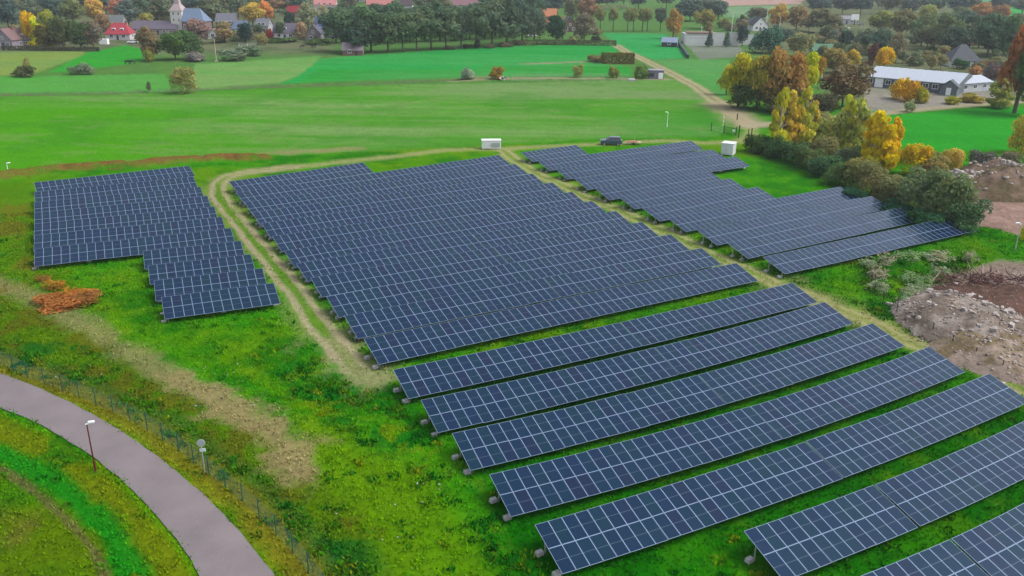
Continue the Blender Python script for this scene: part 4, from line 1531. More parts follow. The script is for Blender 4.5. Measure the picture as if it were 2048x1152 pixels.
mesh_fence([G(*q) for q in ((-60, 706), (0, 728), (60, 758), (140, 786), (230, 826), (300, 862), (360, 903), (420, 952), (480, 1000), (540, 1056), (592, 1112), (650, 1190))],
           'green wire mesh fence curving along the outside of the road', 1.7, 2.5, M_GREENFENCE, 22, 7, .009)
mesh_fence([G(*q) for q in ((1790, 520), (1735, 556), (1752, 598), (1800, 634), (1856, 668), (1898, 694), (1945, 720), (1985, 740), (2052, 772), (2120, 805))],
           'thin dark wire fence with slim posts in front of the rubble yard', 1.5, 3.0, cmat('dark_post', (58, 54, 48)), 3, 5, .012)


# ------------------------------------------------------------------ rubble, soil heaps, brush
def heap(px, py, wx, wy, h, rgb, rgb2, label, name, seed, cat='heap'):
    g = G(px, py)
    n = 54
    u = np.linspace(-1, 1, n)
    U, V = np.meshgrid(u, u)
    R = np.hypot(U, V)
    nz = fbm(U * 2.2 + seed, V * 2.2, seed, 5)
    X, Y = U * wx / 2, V * wy / 2
    Z = h * np.clip(1 - R ** 2, 0, 1) ** .8 * (.35 + 1.2 * nz) - .12
    nn = fbm(U * 7 + 3, V * 7, seed + 9, 3)
    Z = Z + (nn - .5) * .35 * np.clip(1.2 - R, 0, 1)
    c = alb(*rgb) + (alb(*rgb2) - alb(*rgb)) * sstep(.4, .62, fbm(U * 4, V * 4, seed + 3, 4))[..., None]
    vid_ = np.arange(n * n).reshape(n, n)
    F = np.stack([vid_[:-1, :-1], vid_[:-1, 1:], vid_[1:, 1:], vid_[1:, :-1]], -1).reshape(-1, 4)
    keep = (R[:-1, :-1].reshape(-1) < 1.02)
    me = np_mesh(name, np.stack([X, Y, Z], -1).reshape(-1, 3), F[keep], [M_SOIL], c.reshape(-1, 3), True)
    o = tag(obj_of(name, me, None, (g[0], g[1], 0)), label, cat)

    def zat(x, y):
        i = np.clip(((x / (wx / 2)) + 1) / 2 * (n - 1), 0, n - 1).astype(int)
        j = np.clip(((y / (wy / 2)) + 1) / 2 * (n - 1), 0, n - 1).astype(int)
        return Z[j, i]
    return g, zat


def stone_mesh(seed):
    r = np.random.default_rng(seed)
    V = np.array([(x, y, z) for x in (-1, 1) for y in (-1, 1) for z in (-1, 1)], float) * .5
    V = V * r.uniform(.6, 1.1, (8, 3)) + r.normal(0, .06, (8, 3))
    F = np.array([(0, 1, 3, 2), (4, 6, 7, 5), (0, 4, 5, 1), (2, 3, 7, 6), (0, 2, 6, 4), (1, 5, 7, 3)])
    return V, F


def scatter_stones(name, label, pts, sizes, cols, mat, kind='stuff'):
    Vs, Fs, Cs = [], [], []
    nb = 0
    base = [stone_mesh(s) for s in range(8)]
    for (x, y, z), s, c in zip(pts, sizes, cols):
        V, F = base[rng.integers(8)]
        a = rng.uniform(0, 6.28)
        ca, sa = math.cos(a), math.sin(a)
        W = V * np.array([s * rng.uniform(.8, 1.5), s, s * rng.uniform(.5, .9)])
        W = np.stack([W[:, 0] * ca - W[:, 1] * sa + x, W[:, 0] * sa + W[:, 1] * ca + y, W[:, 2] + z], 1)
        Vs.append(W)
        Fs.append(F + nb)
        Cs.append(np.repeat([c], 8, axis=0))
        nb += 8
    me = np_mesh(name, np.concatenate(Vs), np.concatenate(Fs), [mat], np.concatenate(Cs))
    o = obj_of(name, me)
    return tag(o, label, None, None, kind)


STONE_MES = []
for s_ in range(5):
    V, F = stone_mesh(40 + s_)
    me = bpy.data.meshes.new('stone')
    me.from_pydata([tuple(v) for v in V], [], [tuple(f) for f in F])
    me.materials.append(plain('pale_stone', alb(214, 204, 198), .9, .3, 3, bump=.3))
    STONE_MES.append(me)

g1, z1 = heap(1932, 648, 15.5, 18, 2.4, (176, 164, 154), (144, 130, 118), 'broad low heap of brown rubble soil dotted with pale stones', 'rubble_heap', 3)
g2, z2 = heap(2015, 710, 15, 14, 1.8, (176, 158, 144), (144, 128, 100), 'low rubble heap at the right edge behind the wire fence', 'rubble_heap', 5)
g3, z3 = heap(1990, 600, 16, 12, 1.9, (120, 94, 84), (108, 86, 76), 'dark reddish earth heap behind the pale stones', 'earth_heap', 8)
g4, z4 = heap(1990, 382, 26, 16, 4.6, (150, 128, 112), (120, 108, 84), 'far soil heap topped with white rubble left of right edge', 'rubble_heap', 11)
g5, z5 = heap(2010, 432, 22, 16, 1.0, (176, 148, 136), (164, 136, 124), 'smooth pinkish soil heap below the white rubble', 'soil_heap', 14)
P_, S_, C_ = [], [], []
for gg, zz, wx, wy, n, bias in ((g1, z1, 15.5, 18, 1500, 0), (g2, z2, 15, 14, 800, 0), (g3, z3, 16, 12, 130, 1)):
    for _ in range(n):
        x, y = rng.uniform(-.48, .48) * wx, rng.uniform(-.48, .48) * wy
        P_.append((gg[0] + x, gg[1] + y, float(zz(np.array(x), np.array(y))) + .03))
        S_.append(rng.gamma(1.8, .055) + .05)
        k_ = rng.uniform(.55, 1.25)
        C_.append(alb(206, 192, 184) * k_)
scatter_stones('rubble', 'loose pale stones scattered over the brown rubble heaps', P_, S_, np.clip(C_, 0, .8), M_SOIL)
P_, S_, C_ = [], [], []
for _ in range(420):
    x = rng.choice([-6.5, 1.8]) + rng.normal(0, 2.0)
    y = rng.normal(0, 2.2)
    P_.append((g4[0] + x, g4[1] + y, float(z4(np.array(x), np.array(y))) + .1))
    S_.append(rng.gamma(2.2, .12) + .08)
    C_.append(alb(226, 214, 208) * rng.uniform(.6, 1.1))
scatter_stones('rubble', 'white broken rubble lying on the far soil heap', P_, S_, np.clip(C_, 0, .85), M_SOIL)
for i in range(26):
    x, y = rng.uniform(-.42, .4) * 15.5, rng.uniform(-.4, .42) * 18
    o = obj_of('stone', STONE_MES[i % 5], None, (g1[0] + x, g1[1] + y, float(z1(np.array(x), np.array(y))) + .15), (rng.uniform(-.3, .3), rng.uniform(-.3, .3), rng.uniform(0, 6)), tuple(rng.uniform(.3, .75, 3)))
    tag(o, 'large pale stone lying on the brown rubble heap behind the wire fence', 'stone', 'large stones on the rubble heap')

# brush pile of uprooted stumps
g = G(1975, 578)
b = MB()
rb = random.Random(4)
for i in range(420):
    a = rb.uniform(0, 6.28)
    r0 = rb.uniform(0, 1) ** .7
    x, y = math.cos(a) * r0 * 7.0, math.sin(a) * r0 * 4.0
    z = (1 - r0) * 2.0 * rb.uniform(.3, 1.0) + .1
    d = Vector((rb.uniform(-1, 1), rb.uniform(-1, 1), rb.uniform(-.3, .6))).normalized() * rb.uniform(.6, 2.2)
    m1_ = Vector((x, y, z)) + d * .5 + Vector((rb.uniform(-.2, .2), rb.uniform(-.2, .2), rb.uniform(-.1, .2)))
    r_ = rb.uniform(.03, .09)
    k_ = 0 if rb.random() < .8 else 1
    b.tube((x, y, z), m1_, r_, r_ * .8, 5, k_, caps=False)
    b.tube(m1_, Vector((x, y, z)) + d, r_ * .8, r_ * .3, 5, k_, caps=False)
tag(b.build('brush_pile', [cmat('dead_wood', (104, 70, 64)), cmat('bleached_wood', (176, 150, 138))], None, (g[0], g[1], .3)), 'tangled dark brown pile of uprooted stumps and branches at right edge', 'brush pile')

# ------------------------------------------------------------------ trees and shrubs: foot x, foot y, width, height (picture px), colour, kind, label
DK, MD, OL = (74, 98, 76), (88, 110, 74), (112, 118, 78)
T_ = [
    # village, left
    (63, 93, 30, 66, (226, 150, 14), 'round', 'bright orange and yellow tree beside the houses at far left'),
    (80, 94, 22, 60, (206, 190, 20), 'poplar', 'slim acid yellow tree touching the bright orange one'),
    (100, 82, 46, 56, (142, 152, 62), 'round', 'yellow green tree right of the bright orange tree'),
    (92, 99, 44, 46, (108, 102, 52), 'round', 'brown olive tree in front of the yellow green tree'),
    (128, 99, 56, 62, (92, 104, 62), 'wide', 'broad olive tree in the thicket left of red roof'),
    (162, 99, 54, 52, (78, 98, 58), 'round', 'dark green tree in the thicket left of red roof'),
    (188, 98, 46, 52, (122, 110, 92), 'round', 'greyish brown tree at the thicket end by the red roof'),
    (104, 98, 24, 26, (166, 154, 52), 'bush', 'small mustard bush at the foot of the thicket'),
    (18, 58, 60, 58, (78, 100, 90), 'round', 'dark blue green tree behind the left edge houses'),
    (66, 46, 46, 44, (104, 116, 92), 'round', 'grey green tree in the back row at far left'),
    (106, 44, 54, 48, (76, 100, 88), 'round', 'second dark tree in the back row at far left'),
    (148, 50, 48, 50, (118, 126, 76), 'round', 'olive tree in the back row above the thicket'),
    (190, 46, 42, 44, (200, 146, 80), 'round', 'pale orange tree behind the thicket'),
    (238, 36, 44, 40, (206, 116, 108), 'round', 'salmon red tree above the red roof'),
    (258, 56, 48, 52, (96, 110, 100), 'round', 'grey green tree behind the red roofed house'),
    (296, 66, 34, 38, (146, 144, 74), 'round', 'golden olive tree right of the red roofed house'),
    (326, 56, 54, 58, (106, 114, 84), 'round', 'olive brown tree left of the church tower'),
    (284, 42, 44, 44, (84, 106, 76), 'round', 'green tree high behind the long low house'),
    (302, 121, 50, 62, (132, 116, 82), 'round', 'rusty brown tree before the long low house'),
    (352, 120, 70, 54, (82, 112, 58), 'wide', 'broad green tree below the church'),
    (388, 118, 50, 50, (78, 106, 66), 'wide', 'second green tree right of the broad one below the church'),
    (300, 124, 22, 28, (128, 134, 54), 'bush', 'small yellow green bush below the rusty brown tree'),
    (396, 86, 54, 44, (140, 116, 106), 'round', 'mauve brown tree hiding the church nave wall'),
    (425, 56, 60, 60, (106, 114, 82), 'round', 'olive tree right behind the church nave'),
    (450, 86, 38, 40, (164, 132, 98), 'round', 'peach brown tree in front of the tall brick house'),
    (492, 88, 32, 40, (50, 78, 70), 'round', 'very dark green tree beside the blue grey house'),
    (506, 52, 50, 44, (196, 152, 76), 'round', 'golden tree right of the tall brick house'),
    (532, 44, 36, 38, (210, 112, 72), 'round', 'orange red tree above the pale grey house'),
    (478, 34, 44, 40, (104, 118, 88), 'round', 'grey green tree behind the golden tree'),
    (392, 122, 50, 20, (128, 126, 118), 'bush', 'grey leafless shrub row end near the pinkish pole'),
    (468, 121, 66, 28, (112, 126, 98), 'bush', 'low grey green shrub right of the pinkish pole'),
    (505, 112, 40, 22, (104, 124, 90), 'bush', 'low shrub by the white fence line'),
    (48, 153, 46, 22, (82, 92, 56), 'bush', 'dark olive shrub alone in the left field'),
    (54, 138, 16, 24, (152, 142, 82), 'bush', 'pale tan bush behind the dark olive shrub'),
    (150, 149, 28, 20, (106, 122, 92), 'bush', 'left one of two grey green shrubs in the left field'),
    (174, 149, 32, 24, (124, 140, 110), 'bush', 'paler right one of two grey green shrubs in the left field'),
    (366, 187, 52, 44, (142, 140, 80), 'bigbush', 'khaki round bush standing on the long ditch line'),
    (298, 181, 9, 20, (104, 112, 80), 'bush', 'thin small bush on the ditch left of the khaki bush'),
    # village, middle
    (617, 58, 44, 48, (146, 150, 112), 'round', 'pale willow green tree left of the blue roofed house'),
    (580, 56, 26, 30, (58, 86, 66), 'round', 'dark tree above the white dormer house'),
    (604, 78, 26, 32, (176, 134, 112), 'round', 'peach coloured tree right of the white dormer house'),
    (540, 78, 16, 22, (160, 36, 52), 'bush', 'crimson shrub left of the white dormer house'),
    (524, 90, 26, 26, (152, 132, 84), 'bush', 'tan bush below the pale grey house'),
    (650, 50, 36, 36, (160, 160, 120), 'round', 'pale tree behind the blue roofed house'),
    (636, 88, 60, 12, (80, 106, 58), 'bush', 'low green hedge below the blue roofed house'),
    (560, 84, 70, 10, (84, 110, 58), 'bush', 'low green hedge below the white dormer house'),
    # right of the belt
    (1112, 88, 40, 54, (50, 86, 60), 'round', 'dense dark green tree in front of the orange cottage'),
    (1168, 86, 50, 54, (122, 118, 92), 'round', 'pale brown green tree right of the slate roofed cottage'),
    (1074, 58, 34, 40, (112, 112, 84), 'round', 'olive tree left of the orange cottage'),
    (1176, 48, 44, 50, (146, 116, 84), 'round', 'tall russet tree behind the slate roofed cottage'),
    (1146, 40, 40, 44, (112, 120, 82), 'round', 'olive green tree left of the tall russet tree'),
    (1094, 24, 44, 30, (70, 98, 84), 'round', 'blue green tree behind the orange cottage'),
    (1146, 88, 26, 18, (140, 146, 92), 'bush', 'pale yellowish bush on the hedge before the cottages'),
    (1192, 84, 22, 14, (52, 62, 48), 'bush', 'dark shrub at the end of the cottage hedge'),
    (1346, 78, 36, 54, (176, 124, 70), 'round', 'orange topped tree beside the pale garden wall'),
    (1408, 58, 48, 36, (144, 138, 70), 'wide', 'olive gold spreading tree above the low chapel'),
    (1380, 42, 70, 40, (74, 100, 84), 'wide', 'dark spreading tree left above the chapel'),
    (1436, 40, 40, 36, (88, 108, 92), 'round', 'grey green tree above the chapel near the pale field'),
    (1446, 56, 30, 20, (144, 152, 72), 'bush', 'yellowish bush behind the tall flagpole'),
    (1512, 44, 52, 28, (112, 112, 84), 'wide', 'brown olive tree behind the white gabled house'),
    (1418, 94, 17, 34, (88, 106, 94), 'conifer', 'left clipped conifer by the white walls'),
    (1453, 94, 17, 32, (90, 108, 96), 'conifer', 'middle clipped conifer by the white walls'),
    (1484, 93, 26, 38, (66, 84, 78), 'round', 'right dark clipped tree by the white walls'),
    (1532, 106, 58, 48, (66, 102, 82), 'bigbush', 'large dark green hedge tree before the white gabled house'),
    # upper right
    (1556, 58, 44, 46, (196, 144, 80), 'round', 'golden brown tree right of the tall white flagpole'),
    (1592, 60, 46, 46, (154, 124, 86), 'round', 'russet tree right of the golden brown tree'),
    (1640, 66, 74, 46, (114, 116, 82), 'wide', 'wide olive brown tree left of the parking lot'),
    (1598, 114, 58, 46, (144, 146, 98), 'wide', 'pale willow like tree behind the green roofed shed'),
    (1574, 82, 40, 24, (84, 104, 90), 'bush', 'dark shrub left of the pale willow like tree'),
    (1664, 90, 30, 28, (104, 120, 100), 'round', 'small grey green tree above the green roofed shed'),
    (1690, 96, 34, 34, (68, 92, 76), 'round', 'dark tree below the billboard'),
    (1730, 104, 54, 46, (122, 134, 106), 'round', 'pale green tree left of the round orange tree'),
    (1684, 78, 24, 24, (126, 136, 112), 'round', 'pale grey tree at the parking lot edge'),
    (1790, 124, 38, 54, (134, 128, 98), 'round', 'brown grey tree right behind the round orange tree'),
    (1744, 132, 24, 42, (104, 72, 64), 'round', 'dark maroon tree left of the round orange tree'),
    (1767, 138, 40, 42, (232, 154, 20), 'round', 'round bright orange tree behind the long barn'),
    (1830, 132, 30, 30, (112, 126, 92), 'bush', 'grey green shrub behind the white barn roof'),
    (1868, 124, 30, 26, (122, 126, 82), 'bush', 'olive shrub left of the bungalow'),
    (1922, 138, 34, 22, (54, 96, 46), 'bush', 'clipped green shrub in front of the bungalow'),
    (1950, 150, 30, 20, (190, 116, 84), 'bush', 'salmon orange shrub below the bungalow'),
    (1982, 158, 34, 34, (112, 100, 96), 'bush', 'grey brown shrub right of the bungalow'),
    (1760, 66, 56, 42, (128, 138, 74), 'round', 'yellow olive tree at the left end of the right wood'),
    (1802, 76, 60, 52, (118, 120, 78), 'round', 'brown olive tree in the right wood'),
    (1842, 92, 60, 62, (110, 126, 84), 'round', 'mid green tree in front of the right wood'),
    (1886, 104, 66, 70, (104, 118, 78), 'round', 'large olive green tree left above the bungalow'),
    (1852, 54, 42, 42, (144, 152, 82), 'round', 'pale yellow green tree at the back of the right wood'),
    (1932, 100, 60, 66, (78, 98, 78), 'round', 'dark green tree behind the bungalow roof'),
    (1974, 114, 76, 80, (82, 110, 82), 'round', 'big green tree right above the bungalow'),
    (2016, 126, 70, 86, (84, 112, 78), 'round', 'green tree beside the big red brown tree'),
    (1962, 42, 46, 34, (180, 112, 72), 'round', 'rusty orange tree at the back of the right wood'),
    (1998, 48, 40, 36, (150, 116, 76), 'round', 'brown orange tree near the right top corner'),
    (1914, 58, 46, 42, (106, 118, 84), 'round', 'olive tree behind the dark green one above bungalow'),
    (2028, 226, 84, 166, (158, 76, 54), 'round', 'tall red brown tree at the right edge'),
    (2052, 232, 80, 150, (84, 104, 56), 'round', 'dark green tree cut by the right edge below red crown'),
    (1996, 216, 40, 58, (142, 150, 72), 'poplar', 'slim pale green tree at the end of the east lane'),
    # junction grove
    (1476, 214, 60, 102, (182, 164, 34), 'round', 'yellow tree at the left of the grove by the lane'),
    (1512, 220, 56, 104, (166, 140, 52), 'round', 'mustard tree in the grove by the lane'),
    (1546, 222, 66, 116, (150, 120, 64), 'round', 'brown tree in the middle of the grove by the lane'),
    (1582, 220, 60, 108, (178, 116, 72), 'round', 'orange brown tree in the grove by the lane'),
    (1614, 190, 40, 80, (196, 186, 18), 'round', 'acid yellow tree at the right of the grove'),
    (1634, 158, 30, 44, (176, 122, 26), 'round', 'dark gold small tree behind the acid yellow tree'),
    (1666, 146, 60, 48, (146, 132, 72), 'wide', 'olive brown tree left of the barn gable'),
    (1702, 140, 36, 38, (186, 146, 56), 'round', 'golden tree next to the barn gable'),
    (1684, 214, 96, 82, (122, 106, 74), 'wide', 'wide brown tree left of the gravel yard'),
    (1504, 218, 80, 44, (72, 92, 46), 'bigbush', 'dark green undergrowth bush below the yellow tree'),
    (1562, 226, 70, 40, (86, 84, 50), 'bigbush', 'dark brown undergrowth bush below the brown tree'),
    (1644, 222, 60, 36, (76, 78, 54), 'bigbush', 'dark shrub left under the wide brown tree'),
    (1794, 198, 40, 42, (218, 154, 26), 'bush', 'left orange dome shaped bush before the long barn'),
    (1822, 204, 40, 46, (206, 140, 30), 'bush', 'middle orange dome shaped bush before the long barn'),
    (1842, 206, 34, 36, (160, 146, 36), 'bush', 'right olive yellow dome shaped bush before the long barn'),
    (1818, 224, 26, 26, (140, 150, 96), 'bush', 'pale green bush below the three orange domes'),
    (1904, 208, 36, 18, (166, 154, 46), 'bush', 'yellow hedge left part along the east lane'),
    (1944, 204, 60, 16, (152, 130, 58), 'bush', 'brown yellow hedge right part along the east lane'),
    # poplars
    (1552, 308, 32, 134, (192, 172, 44), 'poplar', 'leftmost slender yellow poplar before the grove'),
    (1577, 304, 30, 120, (206, 160, 60), 'poplar', 'peach yellow slender poplar, second from left'),
    (1602, 302, 36, 128, (186, 172, 56), 'poplar', 'yellow green slender poplar, third from left'),
    (1622, 296, 26, 96, (196, 160, 70), 'poplar', 'short tan slender poplar right of the third one'),
    (1688, 302, 28, 112, (190, 176, 54), 'poplar', 'sparse pale trunked poplar, left of the middle pair'),
    (1712, 306, 34, 110, (170, 164, 74), 'poplar', 'sparse pale trunked poplar, right of the middle pair'),
    (1736, 338, 36, 112, (228, 164, 18), 'poplar', 'bright golden poplar, left of the golden trio'),
    (1758, 346, 44, 122, (234, 164, 8), 'poplar', 'brightest golden poplar in the centre of the golden trio'),
    (1778, 336, 30, 104, (224, 150, 14), 'poplar', 'deep golden poplar at the right of the golden trio'),
    # shrubs along the right side of the array
    (1516, 304, 54, 36, (62, 84, 44), 'bigbush', 'dark green shrub at the upper end of the right hedge'),
    (1548, 314, 54, 38, (66, 94, 54), 'bigbush', 'dark shrub below the leftmost yellow poplar'),
    (1584, 326, 60, 36, (66, 94, 54), 'bigbush', 'dark shrub below the third poplar'),
    (1618, 338, 60, 40, (84, 102, 58), 'bigbush', 'olive shrub beside the short tan poplar'),
    (1650, 352, 60, 42, (62, 96, 62), 'bigbush', 'blue green shrub left of the sparse poplars'),
    (1682, 368, 64, 44, (84, 106, 58), 'bigbush', 'olive green shrub below the sparse poplars'),
    (1714, 378, 70, 52, (124, 124, 72), 'bigbush', 'khaki shrub in front of the sparse poplars'),
    (1752, 394, 70, 52, (112, 114, 72), 'bigbush', 'khaki shrub in front of the golden trio'),
    (1790, 408, 72, 58, (104, 112, 74), 'bigbush', 'grey olive shrub right of the golden trio'),
    (1834, 430, 92, 84, (106, 120, 82), 'bigbush', 'big rounded grey green willow shrub by the far soil heap'),
    (1886, 446, 92, 90, (100, 116, 74), 'bigbush', 'big olive willow shrub right of the rounded one'),
    (1926, 462, 70, 56, (70, 102, 66), 'bigbush', 'dark green shrub at the lower end of the right hedge'),
    (1700, 398, 50, 24, (40, 82, 56), 'bigbush', 'low dark green bramble behind the back of the panels'),
    (1790, 432, 66, 28, (44, 86, 60), 'bigbush', 'low dark bramble beside the right panel ends'),
    (1850, 456, 70, 30, (52, 92, 58), 'bigbush', 'low green bramble above the front right panel end'),
    (1590, 300, 60, 52, (124, 114, 48), 'bigbush', 'mustard brown shrub between the poplar groups'),
    (1646, 318, 60, 46, (112, 114, 72), 'bigbush', 'khaki shrub behind the blue green one'),
    (1692, 334, 50, 40, (100, 112, 80), 'bigbush', 'grey green shrub at the foot of the sparse poplars'),
    (1822, 350, 62, 54, (194, 142, 16), 'bigbush', 'orange yellow bush right of the golden trio'),
    (1862, 360, 56, 44, (134, 124, 74), 'bigbush', 'brown khaki bush between orange and tan bushes'),
    (1902, 340, 42, 46, (182, 142, 70), 'bigbush', 'tan round bush before the bright right field'),
    (1962, 338, 56, 34, (98, 94, 86), 'bigbush', 'grey brown bush above the white rubble'),
    (2010, 345, 50, 36, (112, 106, 80), 'bigbush', 'brown olive bush right above the white rubble'),
    (2040, 306, 44, 62, (184, 154, 60), 'bigbush', 'straw yellow bush at the right edge by the green field'),
    (2052, 480, 20, 40, (208, 180, 20), 'bigbush', 'bright yellow bush cut by the right edge'),
    (112, 578, 58, 24, (168, 96, 40), 'ragged', 'upper rusty shrub of the ragged patch below the left block'),
    (146, 600, 70, 20, (188, 104, 34), 'ragged', 'brightest orange shrub in the middle of the ragged patch'),
    (138, 604, 110, 17, (150, 100, 52), 'bigbush', 'wide low brown bramble under the orange ragged shrubs'),
    (178, 612, 48, 20, (152, 100, 50), 'ragged', 'lower brown shrub at the end of the ragged patch'),
    (88, 562, 36, 16, (140, 100, 50), 'ragged', 'small brown shrub at the upper left of the ragged patch'),
    # farm strip
    (992, 158, 32, 26, (156, 112, 46), 'bush', 'round orange brown bush on the farm strip'),
    (936, 158, 34, 24, (138, 156, 130), 'bush', 'pale thin bush left of the round orange brown one'),
    (1155, 155, 24, 30, (158, 150, 78), 'bush', 'ochre bush between the rail fences'),
    (1228, 156, 24, 26, (132, 142, 72), 'bush', 'olive bush right of the ochre one'),
    (1281, 157, 30, 28, (100, 130, 64), 'bush', 'green bush beside the grey container shed'),
]
NW = {'orange', 'x'}
for (x, y, w_, h_, c_, kd, lb) in T_:
    nm = 'tree' if kd not in ('bush', 'bigbush', 'ragged') else 'shrub'
    if kd == 'poplar':
        nm = 'poplar_tree'
    if 'hedge' in lb and 'along' in lb or 'low green hedge' in lb:
        nm = 'hedge'
    far_ = 1.0
    kw, kh = {'poplar': (1.95, 1.0), 'bigbush': (1.3, 1.3)}.get(kd, (1.12, 1.05))
    tree(x, y, w_ * kw, h_ * kh, c_, lb, kd, None, .04 if kd == 'poplar' else .06, nm, {'tree': 'tree', 'poplar_tree': 'tree', 'shrub': 'shrub', 'hedge': 'hedge'}[nm], kd == 'poplar')

# belt of big trees in the middle
BELT = [(686, 104, 58, 84, (80, 106, 74)), (716, 108, 56, 66, (58, 80, 60)), (742, 104, 62, 84, (86, 112, 74)), (776, 105, 56, 80, (84, 108, 74)), (806, 104, 52, 78, (92, 114, 78)),
        (834, 102, 52, 78, (88, 108, 76)), (862, 100, 54, 78, (84, 108, 74)), (892, 99, 56, 80, (92, 112, 80)), (922, 97, 54, 80, (80, 102, 74)), (952, 96, 58, 80, (84, 106, 76)),
        (984, 94, 58, 86, (86, 106, 80)), (1014, 92, 62, 92, (78, 98, 74)), (1044, 88, 56, 82, (78, 98, 78)), (1068, 82, 44, 64, (80, 98, 78))]
for i, (x, y, w_, h_, c_) in enumerate(BELT):
    lb = {0: 'leftmost tall tree of the dark belt behind the field hut', 1: 'dark low tree right behind the brick field hut', 13: 'rightmost smaller tree at the end of the dark belt', 11: 'tallest tree of the dark belt near its right end'}.get(i, '%s tall dark green tree from the left in the belt, trunk visible' % ORD[i + 1])
    tree(x, y, w_ * 1.4, h_, c_, lb, 'round', 'trees of the dark belt', .05 if i == 1 else (.17 if 2 < i < 10 else .1))
for x, y in ((672, 86), (700, 86), (730, 86), (760, 86), (790, 86), (820, 85), (850, 84), (880, 83), (910, 82), (940, 80), (970, 79), (1000, 77), (1030, 74), (1056, 70)):
    tree(x, y, 74, 66 + (x % 7) * 2, (78, 98 + x % 9, 76), 'dark tree standing in the second row behind the belt', 'round', 'second row behind the belt')
for i, (x, y, w_, h_) in enumerate(((954, 97, 18, 20), (935, 96, 24, 10), (980, 96, 30, 10), (1010, 94, 34, 11), (900, 99, 30, 9), (1040, 90, 34, 12))):
    tree(x, y, w_, h_, ((50, 68, 50) if i == 0 else (112, 112, 84)), 'dark upright shrub under the right part of the belt' if i == 0 else 'low brownish shrub on the edge of the bright field under the belt',
         'bush', None if i == 0 else 'shrubs under the belt', name='shrub', cat='shrub')
# avenue of young trees
for i, x in enumerate((1200, 1226, 1255, 1266, 1284, 1294)):
    tree(x, 63, 27, 46, (136, 142, 86), '%s slender yellow green avenue tree from the left' % ORD[i + 1], 'round', 'avenue of young trees', .36)
tree(1320, 63, 32, 46, (96, 110, 90), 'darker grey green tree at the right end of the avenue', 'round', None, .3)
# orchard of thin stems
for i in range(12):
    tree(1198 + i * 5.2, 22 + (i % 3) * .4, 8, 14, (150, 156, 116), 'tiny slim young tree in the far orchard rows', 'thin', 'far orchard trees', .3, pale=True)
# hedges as trimmed blocks
def hedge_block(px, py, wpx, hpx_, dm, rgb, label, nq=5200):
    s = S(px, py)
    g = G(px, py)
    w, h = wpx / s, hpx_ / s
    r = np.random.default_rng(int(px))
    q = r.integers(0, 3, nq)
    u = r.uniform(-.5, .5, (nq, 3))
    u[:, 2] += .5
    P = u * [w, dm, h]
    P[q == 0, 1] = -dm / 2 + r.normal(0, .08, (q == 0).sum())
    P[q == 1, 2] = h + r.normal(0, .08, (q == 1).sum())
    P[q == 2, 0] = np.sign(u[q == 2, 0]) * w / 2
    n = r.normal(0, .5, (nq, 3)) + np.where(q[:, None] == 0, [0, -1, .3], [0, 0, 1])
    n /= np.linalg.norm(n, axis=1)[:, None]
    a = np.cross(n, r.normal(size=(nq, 3)))
    a /= np.linalg.norm(a, axis=1)[:, None]
    b = np.cross(n, a)
    sz = .5 * r.uniform(.5, 1.2, (nq, 1))
    V = np.stack([P - a * sz * .5, P - b * sz * .4, P + a * sz * .5, P + b * sz * .4], 1).reshape(-1, 3)
    V[:, 2] = np.maximum(V[:, 2], 0)
    v = r.uniform(.7, 1.3, nq)
    col = np.stack([v * r.uniform(.9, 1.15, nq), v, v * .9], 1)
    me = np_mesh('hedge', V, np.arange(nq * 4).reshape(nq, 4), [M_LEAF], np.repeat(col, 4, axis=0))
    o = obj_of('hedge', me, None, (g[0], g[1] + dm / 2, 0))
    a_ = alb(*rgb) * 2.2
    o.color = (a_[0], a_[1], a_[2], 1)
    return tag(o, label, 'hedge')


hedge_block(1236, 128, 64, 20, 3.0, (104, 92, 44), 'trimmed brown hedge block beside the farm lane')
hedge_block(1152, 91, 160, 10, 2.0, (86, 88, 66), 'long low dark hedge before the two cottages')
hedge_block(1040, 91, 60, 7, 1.5, (110, 112, 70), 'short low hedge strip at the right end of the belt', 1200)
tree(1192, 123, 44, 18, (112, 106, 64), 'dull green scrubby shrub touching the left of the trimmed brown hedge', 'bigbush', None, 0, 'shrub', 'shrub')
hedge_block(100, 102, 190, 8, 1.6, (78, 82, 66), 'long dark hedge along the foot of the left thicket')
for i in range(18):
    tree(rng.uniform(1740, 2050), rng.uniform(72, 114), rng.uniform(54, 76), rng.uniform(44, 62), ((78, 100, 80), (90, 110, 78), (108, 116, 78), (72, 96, 78))[i % 4], 'dense dark tree filling the wood behind the bungalow', ('round', 'wide')[i % 2], 'trees of the right wood', .1)
for i in range(16):
    u = rng.uniform(0, 1)
    x, y = 1725 + 200 * u + rng.uniform(-25, 40), 560 - 10 * u + rng.uniform(-35, 50)
    tree(x, y, rng.uniform(40, 70), rng.uniform(16, 30), ((138, 150, 116), (120, 146, 98), (150, 148, 120))[i % 3], 'pale grey green scrub between the front right panels and the rubble', 'ragged', 'pale scrub by the rubble', name='shrub', cat='shrub')
for (x, y, w_, h_, c_, lb) in ((1656, 300, 74, 84, (158, 156, 84), 'pale olive yellow bush between the poplar groups'), (1640, 262, 70, 50, (120, 124, 76), 'olive bush behind the short tan poplar'), (1700, 262, 60, 40, (150, 142, 70), 'straw olive bush behind the sparse poplars'),
                               (1452, 190, 40, 60, (190, 178, 40), 'small yellow tree at the outer left of the grove'), (1540, 190, 70, 70, (166, 150, 70), 'straw yellow tree at the back of the grove'), (1600, 214, 50, 60, (150, 130, 60), 'brown gold tree under the acid yellow one')):
    tree(x, y, w_, h_, c_, lb, 'bigbush' if 'bush' in lb else 'round', None, .06, 'shrub' if 'bush' in lb else 'tree', 'shrub' if 'bush' in lb else 'tree')
